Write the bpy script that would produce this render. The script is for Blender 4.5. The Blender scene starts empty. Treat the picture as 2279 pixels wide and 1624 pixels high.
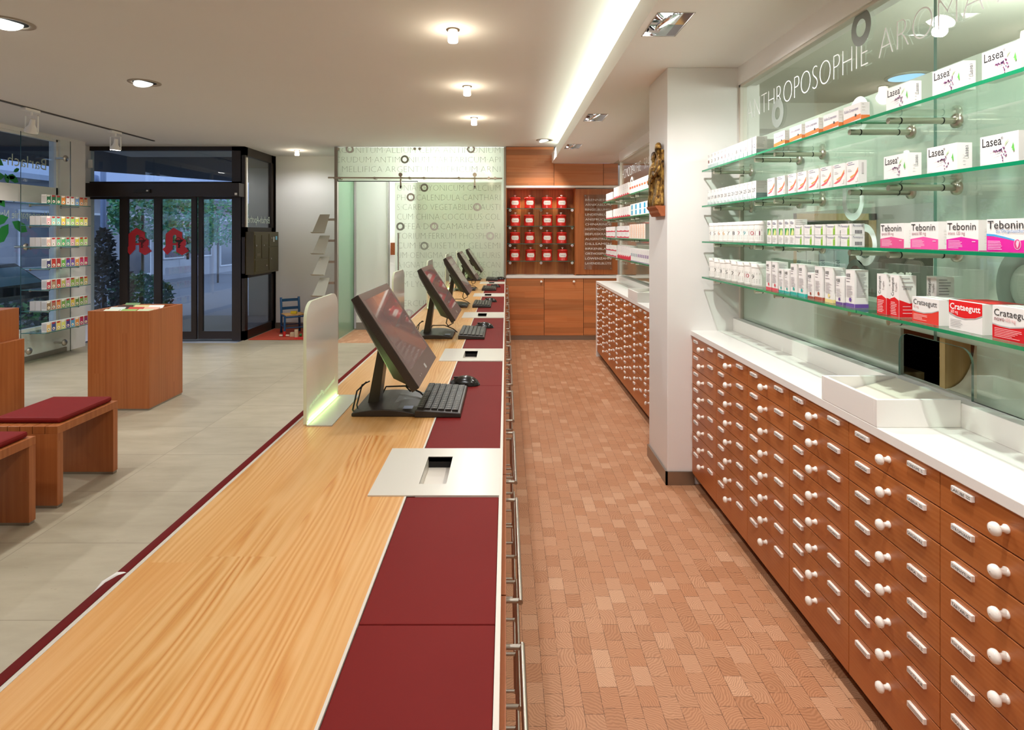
import bpy, bmesh, math, random
from mathutils import Vector, Matrix
random.seed(7)
D = bpy.data
SC = bpy.context.scene
COL = SC.collection
PI = math.pi
# ---------------------------------------------------------------- camera numbers
F, VX, VY, H = 1290.0, 1126.0, 520.0, 1.6      # focal length in px of the 2279x1624 frame, vanishing point, eye height
cam = D.cameras.new('camera'); co = D.objects.new('camera', cam); COL.objects.link(co)
co.location = (0, 0, H); co.rotation_euler = (PI/2, 0, 0)
cam.sensor_width = 36; cam.lens = F/2279*36
cam.shift_x = (1139.5-VX)/2279; cam.shift_y = (VY-812)/2279
cam.clip_start = 0.02; cam.clip_end = 200
SC.camera = co

def zx(py, Y): return H-(py-VY)*Y/F            # height of a photo row on the frontal plane at depth Y
def xx(px, Y): return (px-VX)*Y/F
def yX(px, X): return F*X/(px-VX)              # depth at which a photo column meets a side plane

# ---------------------------------------------------------------- materials
def lin(h):
    r = []
    for i in (0, 2, 4):
        c = int(h[i:i+2], 16)/255
        r.append(c/12.92 if c <= .04045 else ((c+.055)/1.055)**2.4)
    return (*r, 1)

class G:
    """tiny node-graph writer"""
    def __init__(s, name):
        s.m = D.materials.new(name); s.m.use_nodes = True
        s.t = s.m.node_tree; s.t.nodes.clear()
        s.out = s.t.nodes.new('ShaderNodeOutputMaterial')
    def n(s, typ, inp=None, **kw):
        nd = s.t.nodes.new('ShaderNode'+typ)
        for k, v in kw.items(): setattr(nd, k, v)
        for k, v in (inp or {}).items():
            sk = nd.inputs[k]
            if isinstance(v, bpy.types.NodeSocket): s.t.links.new(v, sk)
            else: sk.default_value = v
        return nd
    def math(s, op, a, b=None, c=None):
        i = {0: a}
        if b is not None: i[1] = b
        if c is not None: i[2] = c
        return s.n('Math', i, operation=op).outputs[0]
    def mix(s, f, a, b, mode='MIX'):
        nd = s.n('Mix', data_type='RGBA', blend_type=mode)
        for i, v in ((0, f), (6, a), (7, b)):
            if isinstance(v, bpy.types.NodeSocket): s.t.links.new(v, nd.inputs[i])
            else: nd.inputs[i].default_value = v
        return nd.outputs[2]
    def pos(s): return s.n('NewGeometry').outputs['Position']
    def sep(s, v): return s.n('SeparateXYZ', {0: v}).outputs
    def comb(s, x, y, z): return s.n('CombineXYZ', {0: x, 1: y, 2: z}).outputs[0]
    def noise(s, v, scale, detail=3, rough=.5):
        return s.n('TexNoise', {'Vector': v, 'Scale': scale, 'Detail': detail, 'Roughness': rough}).outputs[0]
    def white(s, v): return s.n('TexWhiteNoise', {'Vector': v}, noise_dimensions='3D').outputs
    def maprange(s, v, a, b, c, d):
        return s.n('MapRange', {0: v, 1: a, 2: b, 3: c, 4: d}).outputs[0]
    def bump(s, h, st=.2, dist=.002): return s.n('Bump', {'Height': h, 'Strength': st, 'Distance': dist}).outputs[0]
    def bsdf(s, col, rough=.5, **kw):
        i = {'Base Color': col, 'Roughness': rough}
        i.update({k.replace('_', ' '): v for k, v in kw.items()})
        return s.n('BsdfPrincipled', i).outputs[0]
    def done(s, sh):
        s.t.links.new(sh, s.out.inputs[0]); return s.m

_flat = {}
def flat(h, rough=.5, metal=0.0, spec=.5):
    k = (h, rough, metal, spec)
    if k not in _flat:
        g = G('paint_'+h)
        _flat[k] = g.done(g.bsdf(lin(h), rough, Metallic=metal, Specular_IOR_Level=spec))
    return _flat[k]

def glow(name, col, st):
    g = G(name); return g.done(g.n('Emission', {0: col, 1: st}).outputs[0])

def thin_glass(name, tint, base=.05, amount=.95):
    g = G(name)
    f = g.n('LayerWeight', {0: .5}).outputs['Facing']
    fac = g.math('MULTIPLY_ADD', g.math('POWER', f, 4.0), amount, base)
    tr = g.n('BsdfTransparent', {0: tint}).outputs[0]
    gl = g.n('BsdfGlossy', {0: (1, 1, 1, 1), 1: .0}).outputs[0]
    return g.done(g.n('MixShader', {0: fac, 1: tr, 2: gl}).outputs[0])

def frosted(name, col, clear, base=.04, tl_share=.45):
    """etched glass: part of the light goes straight through, the rest is scattered"""
    g = G(name)
    df = g.n('BsdfDiffuse', {0: col}).outputs[0]
    tl = g.n('BsdfTranslucent', {0: col}).outputs[0]
    body = g.n('MixShader', {0: tl_share, 1: df, 2: tl}).outputs[0]
    tr = g.n('BsdfTransparent', {0: (.95, 1, .95, 1)}).outputs[0]
    m1 = g.n('MixShader', {0: clear, 1: body, 2: tr}).outputs[0]
    f = g.n('LayerWeight', {0: .5}).outputs['Facing']
    fac = g.math('MULTIPLY_ADD', g.math('POWER', f, 5.0), .9, base)
    gl = g.n('BsdfGlossy', {0: (1, 1, 1, 1), 1: .08}).outputs[0]
    return g.done(g.n('MixShader', {0: fac, 1: m1, 2: gl}).outputs[0])

def wood(name, dark, mid, light, axis, lines=60, wob=5, rough=.4, board=0, tone=.25, per=0.0, coat=0.0, amp=.2):
    """timber with its grain along one world axis; 'board' = width of glued staves"""
    g = G(name)
    p = g.pos(); rnd = g.n('ObjectInfo').outputs['Random']
    x, y, z = g.sep(p)[0:3]
    along, a, b = {'x': (x, y, z), 'y': (y, x, z), 'z': (z, x, y)}[axis]
    sh = g.math('MULTIPLY', rnd, 37.0*(1 if per else 0))
    across = g.math('ADD', g.math('ADD', a, b), sh)
    if board:
        bid = g.math('FLOOR', g.math('DIVIDE', g.math('ADD', across, 9.0), board))
        seg = g.math('FLOOR', g.math('ADD', g.math('DIVIDE', along, 1.9), g.math('MULTIPLY', g.math('SINE', g.math('MULTIPLY', bid, 91.7)), 3.0)))
        wn = g.white(g.comb(bid, seg, 0.0))[0]
    else: wn = rnd
    al = g.math('ADD', along, g.math('MULTIPLY', wn, 23.0))
    v = g.comb(g.math('MULTIPLY', across, 7.0), g.math('MULTIPLY', al, .55), 0.0)
    n1 = g.noise(v, 1.0, 3, .45)
    ring = g.math('SINE', g.math('MULTIPLY_ADD', n1, wob*6.28, g.math('MULTIPLY', across, lines)))
    n3 = g.noise(g.comb(g.math('MULTIPLY', across, 5.0), g.math('MULTIPLY', al, .45), 7.0), 1.0, 2)
    ring = g.math('MULTIPLY', ring, g.maprange(n3, .36, .64, .12, 1.35))
    v2 = g.comb(g.math('MULTIPLY', across, 160.0), g.math('MULTIPLY', al, 2.5), 0.0)
    n2 = g.noise(v2, 1.0, 2, .6)
    f = g.math('MULTIPLY_ADD', ring, amp, .42)
    f = g.math('ADD', f, g.math('MULTIPLY_ADD', n2, .55, -.275))
    f = g.math('ADD', f, g.math('MULTIPLY_ADD', n1, .7, -.35))
    cr = g.n('ValToRGB', {0: f})
    e = cr.color_ramp.elements
    e[0].position = .08; e[0].color = lin(light); e[1].position = .97; e[1].color = lin(dark)
    k = e.new(.6); k.color = lin(mid)
    val = g.maprange(wn, 0, 1, 1-tone, 1+tone*.6)
    c = g.mix(1.0, cr.outputs[0], g.comb(val, val, val), 'MULTIPLY')
    hue = g.mix(g.math('MULTIPLY', wn, .3), c, lin(dark))
    nb = g.bump(f, .05, .001)
    return g.done(g.bsdf(hue, rough, Normal=nb, Coat_Weight=coat, Coat_Roughness=.25))

def endgrain_floor():
    g = G('end_grain_blocks')
    W, L = .0655, .092
    x, y, z = g.sep(g.pos())[0:3]
    cx = g.math('DIVIDE', x, W); col = g.math('FLOOR', cx)
    off = g.white(g.comb(col, 3.0, 1.0))[0]
    cy = g.math('ADD', g.math('DIVIDE', y, L), g.math('MULTIPLY_ADD', off, .35, g.math('MULTIPLY', col, .5)))
    row = g.math('FLOOR', cy)
    fx = g.math('SUBTRACT', cx, col); fy = g.math('SUBTRACT', cy, row)
    r = g.white(g.comb(col, row, 0.0)); r2 = g.white(g.comb(col, row, 5.0)); r3 = g.white(g.comb(col, row, 9.0))
    px = g.math('SUBTRACT', fx, g.math('MULTIPLY_ADD', r[0], 2.6, -.8))
    py = g.math('SUBTRACT', fy, g.math('MULTIPLY_ADD', r2[0], 2.6, -.8))
    d = g.math('SQRT', g.math('ADD', g.math('MULTIPLY', px, px), g.math('MULTIPLY', g.math('MULTIPLY', py, py), 1.9)))
    nz = g.noise(g.comb(g.math('ADD', fx, g.math('MULTIPLY', col, 3.1)), g.math('ADD', fy, g.math('MULTIPLY', row, 1.7)), 0.0), 2.2, 2)
    ring = g.math('SINE', g.math('MULTIPLY', g.math('ADD', d, g.math('MULTIPLY', nz, .35)), g.math('MULTIPLY_ADD', r3[0], 26.0, 32.0)))
    cr = g.n('ValToRGB', {0: r3[0]})
    e = cr.color_ramp.elements
    e[0].color = lin('b57f5a'); e[1].color = lin('d3a582')
    k = e.new(.35); k.color = lin('c69470'); k = e.new(.7); k.color = lin('bd855f')
    c = g.mix(g.math('MULTIPLY_ADD', ring, .2, .22), cr.outputs[0], lin('84502f'))
    ed = g.math('MINIMUM', g.math('MINIMUM', fx, g.math('SUBTRACT', 1.0, fx)), g.math('MULTIPLY', g.math('MINIMUM', fy, g.math('SUBTRACT', 1.0, fy)), 1.35))
    gap = g.math('MULTIPLY', g.math('LESS_THAN', ed, .014), g.math('GREATER_THAN', nz, .44))
    c = g.mix(g.math('MULTIPLY', gap, .8), c, lin('3d2213'))
    return g.done(g.bsdf(c, .5, Specular_IOR_Level=.35, Normal=g.bump(g.math('SUBTRACT', 1.0, gap), .3, .001)))

def stone_floor():
    g = G('limestone_tiles')
    p = g.pos(); x, y, z = g.sep(p)[0:3]
    fx = g.math('FRACT', g.math('DIVIDE', g.math('ADD', x, 2.475+9.25), .925))
    fy = g.math('FRACT', g.math('DIVIDE', g.math('ADD', y, -3.6+12.0), .6))
    ix = g.math('FLOOR', g.math('DIVIDE', g.math('ADD', x, 2.475+9.25), .925)); iy = g.math('FLOOR', g.math('DIVIDE', g.math('ADD', y, 8.4), .6))
    w = g.white(g.comb(ix, iy, 0.0))[0]
    ed = g.math('MINIMUM', g.math('MULTIPLY', g.math('MINIMUM', fx, g.math('SUBTRACT', 1.0, fx)), .925), g.math('MULTIPLY', g.math('MINIMUM', fy, g.math('SUBTRACT', 1.0, fy)), .6))
    gap = g.math('LESS_THAN', ed, .0022)
    st = g.comb(g.math('MULTIPLY', x, 1.0), g.math('MULTIPLY', y, 3.2), w)
    n1 = g.noise(st, 2.5, 5, .6)
    n2 = g.noise(g.comb(g.math('MULTIPLY', x, 14.0), g.math('MULTIPLY', y, 46.0), w), 1.0, 4, .65)
    fl = g.math('GREATER_THAN', n2, .70)
    cr = g.n('ValToRGB', {0: n1}); e = cr.color_ramp.elements
    e[0].position = .25; e[0].color = lin('9c9078'); e[1].position = .8; e[1].color = lin('b3a78f')
    v = g.maprange(w, 0, 1, .95, 1.05)
    c = g.mix(1.0, cr.outputs[0], g.comb(v, v, v), 'MULTIPLY')
    c = g.mix(g.math('MULTIPLY', fl, .35), c, lin('6f6247'))
    c = g.mix(g.math('MULTIPLY', gap, .55), c, lin('6a604c'))
    return g.done(g.bsdf(c, .42, Specular_IOR_Level=.4))

def leather():
    g = G('red_leather'); p = g.pos()
    n = g.noise(p, 900, 2); n2 = g.noise(p, 3.0, 3)
    c = g.mix(n2, lin('6c1816'), lin('771c19'))
    return g.done(g.bsdf(c, .6, Specular_IOR_Level=.12, Normal=g.bump(n, .06, .0004)))

def plaster(name, h, rough=.85):
    g = G(name); n = g.noise(g.pos(), 1.3, 3)
    c = g.mix(g.math('MULTIPLY', n, .06), lin(h), (.4, .38, .35, 1))
    return g.done(g.bsdf(c, rough, Specular_IOR_Level=.2))

def rug_mat():
    g = G('rug_weave'); n = g.noise(g.pos(), 260, 2); n2 = g.noise(g.pos(), 9, 3)
    c = g.mix(n, lin('7d1f0c'), lin('d4562a'))
    c = g.mix(g.math('MULTIPLY', n2, .4), c, lin('b8433d'))
    return g.done(g.bsdf(c, .95, Normal=g.bump(n, .5, .004)))

def fac_mat():
    g = G('render_facade'); n = g.noise(g.pos(), .8, 5)
    c = g.mix(n, lin('77767c'), lin('aeb2ba'))
    return g.done(g.bsdf(c, .9))

def leaf_mat(name, a, b):
    g = G(name); w = g.noise(g.pos(), 7, 3)
    c = g.mix(w, lin(a), lin(b))
    return g.done(g.bsdf(c, .6))

def gilt():
    g = G('gilded_wood'); n = g.noise(g.pos(), 34, 5, .6)
    cr = g.n('ValToRGB', {0: n}); e = cr.color_ramp.elements
    e[0].position = .34; e[0].color = lin('3a2410'); e[1].position = .66; e[1].color = lin('c29a4c')
    k = e.new(.5); k.color = lin('86602a')
    return g.done(g.bsdf(cr.outputs[0], .35, Metallic=.55, Normal=g.bump(n, .5, .004)))

def steel(name='brushed_steel', h='b9b2a6', r=.28):
    g = G(name); return g.done(g.bsdf(lin(h), r, Metallic=1.0))

def screen_mat():
    g = G('dark_screen')
    df = g.n('BsdfDiffuse', {0: lin('857675')}).outputs[0]  # pale grey diffuse stands in for the reflected haze on the glass
    gl = g.n('BsdfGlossy', {0: (1, .97, .96, 1), 1: .03}).outputs[0]
    f = g.n('LayerWeight', {0: .5}).outputs['Facing']
    return g.done(g.n('MixShader', {0: g.math('MULTIPLY_ADD', g.math('POWER', f, 2.5), .6, .08), 1: df, 2: gl}).outputs[0])

M = dict(
    ceil=plaster('ceiling_paint', 'ece8e6'), white=plaster('white_wall_paint', 'ece9e5'), soffit=plaster('soffit_paint', 'f8f5f2'),
    stone=stone_floor(), block=endgrain_floor(), leather=leather(), rug=rug_mat(),
    top=wood('larch_counter', 'c0712f', 'dca45f', 'ebbd80', 'y', 330, 17, .33, .155, .1, 0, .25, .26),
    drawer=wood('larch_drawer', '8f4a22', 'b4662f', 'c47b42', 'y', 420, 3, .38, 0, .16, 1, .1, .1),
    carcass=wood('larch_carcass', '7a3c1c', '9c5228', 'ac6236', 'y', 200, 3, .5, 0, .1, 0),
    back=wood('larch_back', 'a65a2e', 'c57642', 'd28d58', 'x', 120, 4, .4, .085, .36, 1, .1, .12),
    niche=wood('larch_niche', '86421c', 'ac5e2a', 'c0743a', 'z', 120, 4, .42, .2, .2, 0, .1),
    cube=wood('larch_upright', '7c3f1b', 'a35a2a', 'b86f3c', 'z', 170, 3, .38, .11, .14, 1, .15, .12),
    oak=wood('plain_timber', 'a9834f', 'c8a46c', 'd8ba86', 'z', 140, 3, .5, 0, .1, 0),
    steel=steel(), dsteel=steel('satin_nickel', 'c4bbae', .3), chrome=steel('mirror_chrome', 'e2e2e4', .05), alu=steel('matt_aluminium', 'a39a90', .4),
    lwhite=flat('f3f0ea', .35), corian=flat('efece6', .3), plate=flat('d6d0c4', .28), trimw=flat('d9d0c3', .4), porcelain=flat('f4efe6', .12),
    blk=flat('17130f', .5), dark=flat('100c09', .8), housing=flat('2b221b', .38), bezel=flat('6b5a55', .35), key=flat('24201c', .42),
    frame=flat('241811', .4), olive=flat('4a4020', .35), red=flat('c4141f', .35), tin=flat('c8281e', .28), label=flat('f1ece4', .5), ink=flat('2b2724', .6),
    glass=thin_glass('clear_glass', (.97, .99, .98, 1)), wglass=thin_glass('wall_glass', (.95, .98, .95, 1), .06), dglass=thin_glass('door_glass', (.86, .92, .95, 1), .05, .8), pane=thin_glass('shelf_glass', (.88, .97, .92, 1), .05, .7),
    gedge=flat('0c8458', .15), gedge2=flat('2b6a62', .15), seam=flat('86a89c', .2), frost=frosted('etched_glass', lin('f2f6ea'), .16), frost2=frosted('etched_glass_green', lin('9fbf9f'), .08),
    acryl=frosted('frosted_acrylic', lin('fbfaf4'), .05, .04, .15), etch=flat('9a9d90', .5), ringg=flat('848a82', .5), etchl=flat('ffffff', .5), vinyl=flat('b9c3b4', .5),
    white2=flat('f2eee9', .5), screen=screen_mat(), gilt=gilt(), skin=flat('4a2c1c', .5), blue=flat('1d4f7a', .4), rush=flat('c99a63', .8),
    bgreen=flat('b9c2b4', .55), sheet=thin_glass('showcase_glass', (.985, 1, .99, 1), .03, .4), film=frosted('satin_film', lin('e0e5df'), .22),
)
# ---------------------------------------------------------------- mesh writer
_tx = {}
def text2d(s, weight=0.0, res=2):
    k = (s, weight, res)
    if k not in _tx:
        c = D.curves.new('t', 'FONT'); c.body = s; c.size = 1; c.resolution_u = res; c.offset = weight; c.fill_mode = 'BOTH'
        o = D.objects.new('t', c); me = o.to_mesh()
        v = [(p.co.x, p.co.y) for p in me.vertices]; f = [tuple(p.vertices) for p in me.polygons]
        nz = me.polygons[0].normal.z if f else 1
        if nz < 0: f = [t[::-1] for t in f]
        o.to_mesh_clear(); D.objects.remove(o); D.curves.remove(c)
        xs = [p[0] for p in v] or [0, 1]
        _tx[k] = (v, f, min(xs), max(xs))
    return _tx[k]

class MB:
    def __init__(s): s.v, s.f, s.m, s.sm = [], [], [], []
    def add(s, vs, fs, m=0, smooth=False):
        o = len(s.v); s.v += [tuple(p) for p in vs]
        for f in fs: s.f.append(tuple(i+o for i in f)); s.m.append(m); s.sm.append(smooth)
        return s
    def box(s, x0, x1, y0, y1, z0, z1, m=0, skip=''):
        if x0 > x1: x0, x1 = x1, x0
        if y0 > y1: y0, y1 = y1, y0
        if z0 > z1: z0, z1 = z1, z0
        vs = [(x, y, z) for z in (z0, z1) for y in (y0, y1) for x in (x0, x1)]
        fs = {'b': (0, 2, 3, 1), 't': (4, 5, 7, 6), 'f': (0, 1, 5, 4), 'k': (2, 6, 7, 3), 'l': (0, 4, 6, 2), 'r': (1, 3, 7, 5)}
        return s.add(vs, [f for k, f in fs.items() if k not in skip], m)
    def quad(s, a, b, c, d, m=0): return s.add([a, b, c, d], [(0, 1, 2, 3)], m)
    def obox(s, c, ux, uy, uz, m=0):
        c, ux, uy, uz = map(Vector, (c, ux, uy, uz))
        vs = [c+ux*i+uy*j+uz*k for k in (-1, 1) for j in (-1, 1) for i in (-1, 1)]
        return s.add(vs, [(0, 2, 3, 1), (4, 5, 7, 6), (0, 1, 5, 4), (2, 6, 7, 3), (0, 4, 6, 2), (1, 3, 7, 5)], m)
    def lathe(s, prof, c=(0, 0, 0), ax=(0, 0, 1), n=20, m=0, smooth=True, cap=True):
        """prof = (radius, height) pairs swept about an axis"""
        w = Vector(ax).normalized(); u = w.orthogonal().normalized(); t = w.cross(u); c = Vector(c)
        vs = [c+u*(r*math.cos(2*PI*i/n))+t*(r*math.sin(2*PI*i/n))+w*h for r, h in prof for i in range(n)]
        fs = [(j*n+i, j*n+(i+1) % n, (j+1)*n+(i+1) % n, (j+1)*n+i) for j in range(len(prof)-1) for i in range(n)]
        s.add(vs, fs, m, smooth)
        if cap:
            k = (len(prof)-1)*n
            s.add(vs[:n], [tuple(range(n))[::-1]], m); s.add(vs[k:], [tuple(range(n))], m)
        return s
    def cyl(s, a, b, r, n=12, m=0, r2=None):
        a, b = Vector(a), Vector(b)
        return s.lathe([(r, 0), (r if r2 is None else r2, (b-a).length)], a, b-a, n, m)
    def tube(s, pts, r, n=8, m=0):
        pts = [Vector(p) for p in pts]; vs = []; prev = None
        for i, p in enumerate(pts):
            d = (pts[min(i+1, len(pts)-1)]-pts[max(i-1, 0)]).normalized()
            u = d.orthogonal().normalized() if prev is None else (prev-d*prev.dot(d)).normalized()
            prev = u; t = d.cross(u)
            vs += [p+u*(r*math.cos(2*PI*k/n))+t*(r*math.sin(2*PI*k/n)) for k in range(n)]
        fs = [(j*n+i, j*n+(i+1) % n, (j+1)*n+(i+1) % n, (j+1)*n+i) for j in range(len(pts)-1) for i in range(n)]
        fs += [tuple(range(n))[::-1], tuple(range((len(pts)-1)*n, len(pts)*n))]
        return s.add(vs, fs, m, True)
    def prism(s, poly, o, ux, uy, d, m=0, mside=None):
        """polygon in the plane (o, ux, uy) given depth d along ux x uy"""
        o, ux, uy = Vector(o), Vector(ux), Vector(uy); w = ux.cross(uy).normalized()*d; n = len(poly)
        a = [o+ux*p+uy*q for p, q in poly]; b = [p+w for p in a]
        s.add(a, [tuple(range(n))[::-1]], m); s.add(b, [tuple(range(n))], m)
        return s.add(a+b, [(i, (i+1) % n, n+(i+1) % n, n+i) for i in range(n)], m if mside is None else mside)
    def ring(s, r0, r1, c, ux, uy, n=28, m=0):
        c, ux, uy = Vector(c), Vector(ux), Vector(uy)
        vs = [c+ux*(r*math.cos(2*PI*i/n))+uy*(r*math.sin(2*PI*i/n)) for r in (r0, r1) for i in range(n)]
        return s.add(vs, [(i, n+i, n+(i+1) % n, (i+1) % n) for i in range(n)], m)
    def text(s, t, o, ux, uy, size, m=0, width=None, weight=0.0, res=2, center=False):
        v, f, a, b = text2d(t, weight, res)
        o, ux, uy = Vector(o), Vector(ux), Vector(uy); kx = size if width is None else width/max(b-a, 1e-6)
        sh = a if width is not None else (((a+b)/2) if center else 0)
        return s.add([o+ux*((p-sh)*kx)+uy*(q*size) for p, q in v], f, m)
    def xf(s, mat):
        s.v = [tuple(mat @ Vector(p)) for p in s.v]; return s
    def build(s, name, mats, parent=None, bev=0, off=None):
        me = D.meshes.new(name)
        if off is None:
            off = Vector((0, 0, 0)); q = parent
            while q is not None: off = off+q.location; q = q.parent
        me.from_pydata([tuple(Vector(p)-off) for p in s.v], [], s.f)
        mats = mats if isinstance(mats, (list, tuple)) else [mats]
        for a in mats: me.materials.append(a)
        me.polygons.foreach_set('material_index', s.m); me.polygons.foreach_set('use_smooth', s.sm)
        me.update()
        o = D.objects.new(name, me); COL.objects.link(o)
        if parent: o.parent = parent
        if bev:
            b = o.modifiers.new('edge', 'BEVEL'); b.width = bev; b.segments = 2; b.limit_method = 'ANGLE'; b.angle_limit = .7
        return o

def thing(name, label, cat, loc=(0, 0, 0), group=None):
    o = D.objects.new(name, None); o.empty_display_size = .05; COL.objects.link(o)
    o.location = loc; o['label'] = label; o['category'] = cat
    if group: o['group'] = group
    return o
def tag(o, label, cat, group=None, kind=None):
    o['label'] = label; o['category'] = cat
    if group: o['group'] = group
    if kind: o['kind'] = kind
    return o
def struct(o): o['kind'] = 'structure'; return o
def dup(root, loc, label=None, group=None):
    r = root.copy(); COL.objects.link(r); r.location = loc
    if label: r['label'] = label
    if group: r['group'] = group
    for ch in list(root.children):
        c = ch.copy(); COL.objects.link(c); c.parent = r
        for gr in list(ch.children):
            d = gr.copy(); COL.objects.link(d); d.parent = c
    return r
ORD = 'first second third fourth fifth sixth seventh eighth ninth tenth eleventh twelfth thirteenth fourteenth fifteenth sixteenth'.split()
SHELF = ['top', 'second', 'third', 'lowest']
def lamp(kind, loc, energy, col=(1, .9, .78), aim=None, size=.05, angle=120, blend=.6):
    l = D.lights.new(kind.lower()+'_lamp', kind); l.energy = energy; l.color = col
    if kind == 'AREA': l.shape = 'DISK'; l.size = size
    else: l.shadow_soft_size = size
    if kind == 'SPOT': l.spot_size = math.radians(angle); l.spot_blend = blend
    o = D.objects.new(l.name, l); COL.objects.link(o); o.location = loc
    if aim is not None: o.rotation_euler = (Vector(aim)-Vector(loc)).to_track_quat('-Z', 'Y').to_euler()
    return o
# ================================================================ ROOM SHELL
CZ, SZ, YB, YW, XL, XG = 2.91, 2.66, 8.72, 9.8, -6.0, 1.50     # ceiling, soffit, partition, far wall, window wall, glass wall
struct(MB().box(-6.4, -.28, -1.8, 8.49, -.1, 0).box(-3.95, -2.52, 8.49, YW, -.1, 0).build('floor_stone', M['stone']))
struct(MB().box(-.28, 4.2, -1.8, 8.49, -.1, 0).box(-2.52, 4.2, 8.49, YW, -.1, 0).build('floor_wood', M['block']))
struct(MB().box(-6.4, 1.62, -1.8, YW+.1, CZ, CZ+.1).build('ceiling', M['ceil']))
SQ = [(1.05, 1.38), (2.78, 3.11), (5.13, 5.46), (6.86, 7.24)]      # square downlight openings along the soffit
b = MB(); y = -1.8
for a, c in SQ:
    b.box(.69, 1.62, y, a, SZ, SZ+.03).box(.69, .731, a, c, SZ, SZ+.03).box(.905, 1.62, a, c, SZ, SZ+.03); y = c
b.box(.69, 1.62, y, YB, SZ, SZ+.03).box(.69, .705, -1.8, YB, SZ+.03, SZ+.14)
struct(b.build('ceiling_soffit', M['soffit']))
# left wall: window opening y 3.2..7.8
b = MB().box(XL-.15, XL, -1.8, 3.2, 0, CZ).box(XL-.15, XL, 7.8, 8.27, 0, CZ).box(XL-.15, XL, 3.2, 7.8, 0, .36).box(XL-.15, XL, 3.2, 7.8, 2.86, CZ)
b.box(-6.4, XL-.15, 8.2, 8.27, 0, CZ).box(-6.42, -6.25, 8.27, 8.8, 0, CZ)
struct(b.build('wall_left', M['white']))
w = struct(MB().box(XL-.09, XL-.03, 3.2, 7.8, 2.0, 2.215).box(XL-.09, XL-.03, 3.2, 3.26, .36, 2.86).box(XL-.09, XL-.03, 7.77, 7.8, .36, 2.86)
           .box(XL-.09, XL-.03, 3.2, 7.8, 2.83, 2.86).box(XL-.09, XL-.03, 3.2, 7.8, .36, .40).box(XL-.09, XL-.03, 5.5, 5.56, .36, 2.86).build('window_1', M['white']))
MB().box(XL-.065, XL-.057, 3.24, 7.79, 2.2, 2.85).box(XL-.065, XL-.057, 3.24, 7.79, .38, 2.01).build('window_pane', M['dglass'], w)
b = MB(); UX, UZ = (0, -1, 0), (0, 0, 1)
b.text('Barlach-Apotheke', (XL-.052, 7.63, 2.435), UX, UZ, .215, 0, width=1.5, weight=-.006)
b.text('Homöopathie Naturheilmittel', (XL-.052, 7.66, 1.79), UX, UZ, .145, 0, width=1.22)
b.build('window_lettering', M['vinyl'], w)
b = MB(); lf = [(0, 0), (.3, .22), (.7, .25), (1, 0), (.7, -.22), (.3, -.2)]
for (py, pz, sz, an) in [(6.98, 2.42, .2, 2.6), (7.0, 2.3, .2, 3.3), (7.02, 2.28, .14, .2), (7.05, 2.3, .16, -.4), (7.12, 2.36, .1, .5), (7.0, 2.33, .13, -1.2),
                         (7.12, 1.99, .22, .9), (7.0, 1.92, .26, 2.2), (7.1, 1.75, .26, -.5), (7.05, 1.72, .3, -2.2), (7.05, 1.8, .26, 3.4), (6.95, 1.96, .2, 1.8)]:
    c, s_ = math.cos(an), math.sin(an)
    P = [(XL-.05, py+sz*(p*c-q*s_), pz+sz*(p*s_+q*c)) for p, q in lf]
    b.add(P, [tuple(range(6))], 0)
b.build('window_leaf_sticker', flat('1f7a34', .5), w)
struct(MB().box(XL-.02, XL+.012, 3.3, 7.9, .07, .34).box(XL-.02, XL+.016, 3.3, 7.9, 0, .06, 1).build('trim_1', [M['white'], M['alu']]))
# far white wall, partition return, closing walls
struct(MB().box(-3.95, .1, YW, YW+.1, 0, CZ).build('wall_far', M['white']))
struct(MB().box(0.02, 4.2, YB+.36, YB+.46, 0, CZ).build('wall_behind_cabinets', M['white']))
struct(MB().box(-3.9, -2.6, YW-.012, YW, 0, .1).build('baseboard_far', M['alu']))
struct(MB().box(-6.4, 4.2, -1.9, -1.8, 0, CZ).build('wall_rear', M['white']))
struct(MB().box(1.03, XG+.12, 3.7, 4.17, 0, SZ).build('pillar', M['white'], bev=.004))
struct(MB().box(1.018, 1.2, 3.688, 3.7, 0, .085).box(1.018, 1.03, 3.688, 4.18, 0, .085).build('baseboard_pillar', M['alu']))
# right-hand glass walls (near and far bay): header, slim frame, panes
HB = 2.545
def glass_wall(i, y0, y1, seams, hatch):
    w = struct(MB().box(XG-.02, XG+.1, y0, y1, HB, SZ).box(XG-.012, XG+.03, y0, y1, HB-.015, HB, 1).box(XG-.012, XG+.03, y1-.02, y1, 1.06, HB, 1)
               .box(XG-.012, XG+.04, y0, y1, 0, 1.06, 2).build('window_%d' % i, [M['soffit'], M['trimw'], M['white']]))
    ys = [y0]+seams+[y1]
    for a, c in zip(ys[:-1], ys[1:]):
        a, c = a+.002, c-.002; b = MB()
        if not hatch or not (hatch[0] < c and hatch[1] > a): poly = [(a, 1.06), (c, 1.06), (c, HB), (a, HB)]
        else:
            r, t = .045, 1.225; lo, hi = hatch
            arc = lambda cx, cz, s0: [(cx+r*math.cos(s0+k*PI/12), cz+r*math.sin(s0+k*PI/12)) for k in range(7)]
            if lo > a: poly = [(a, 1.06), (lo, 1.06)]+[(p, q) for p, q in arc(lo+r, t-r, PI/2)[::-1]]+[(c, t), (c, HB), (a, HB)]
            else: poly = [(a, t)]+arc(hi-r, t-r, 0)[::-1]+[(hi, 1.06), (c, 1.06), (c, HB), (a, HB)]
        b.prism(poly, (XG+.008, 0, 0), (0, 1, 0), (0, 0, 1), -.008, 0, 1)
        b.build('pane', [M['wglass'], M['seam']], w)
    return w
wn = glass_wall(3, .3, 3.7, [2.03], (1.868, 2.215))
wf = glass_wall(4, 4.17, 7.58, [5.85], None)
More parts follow.
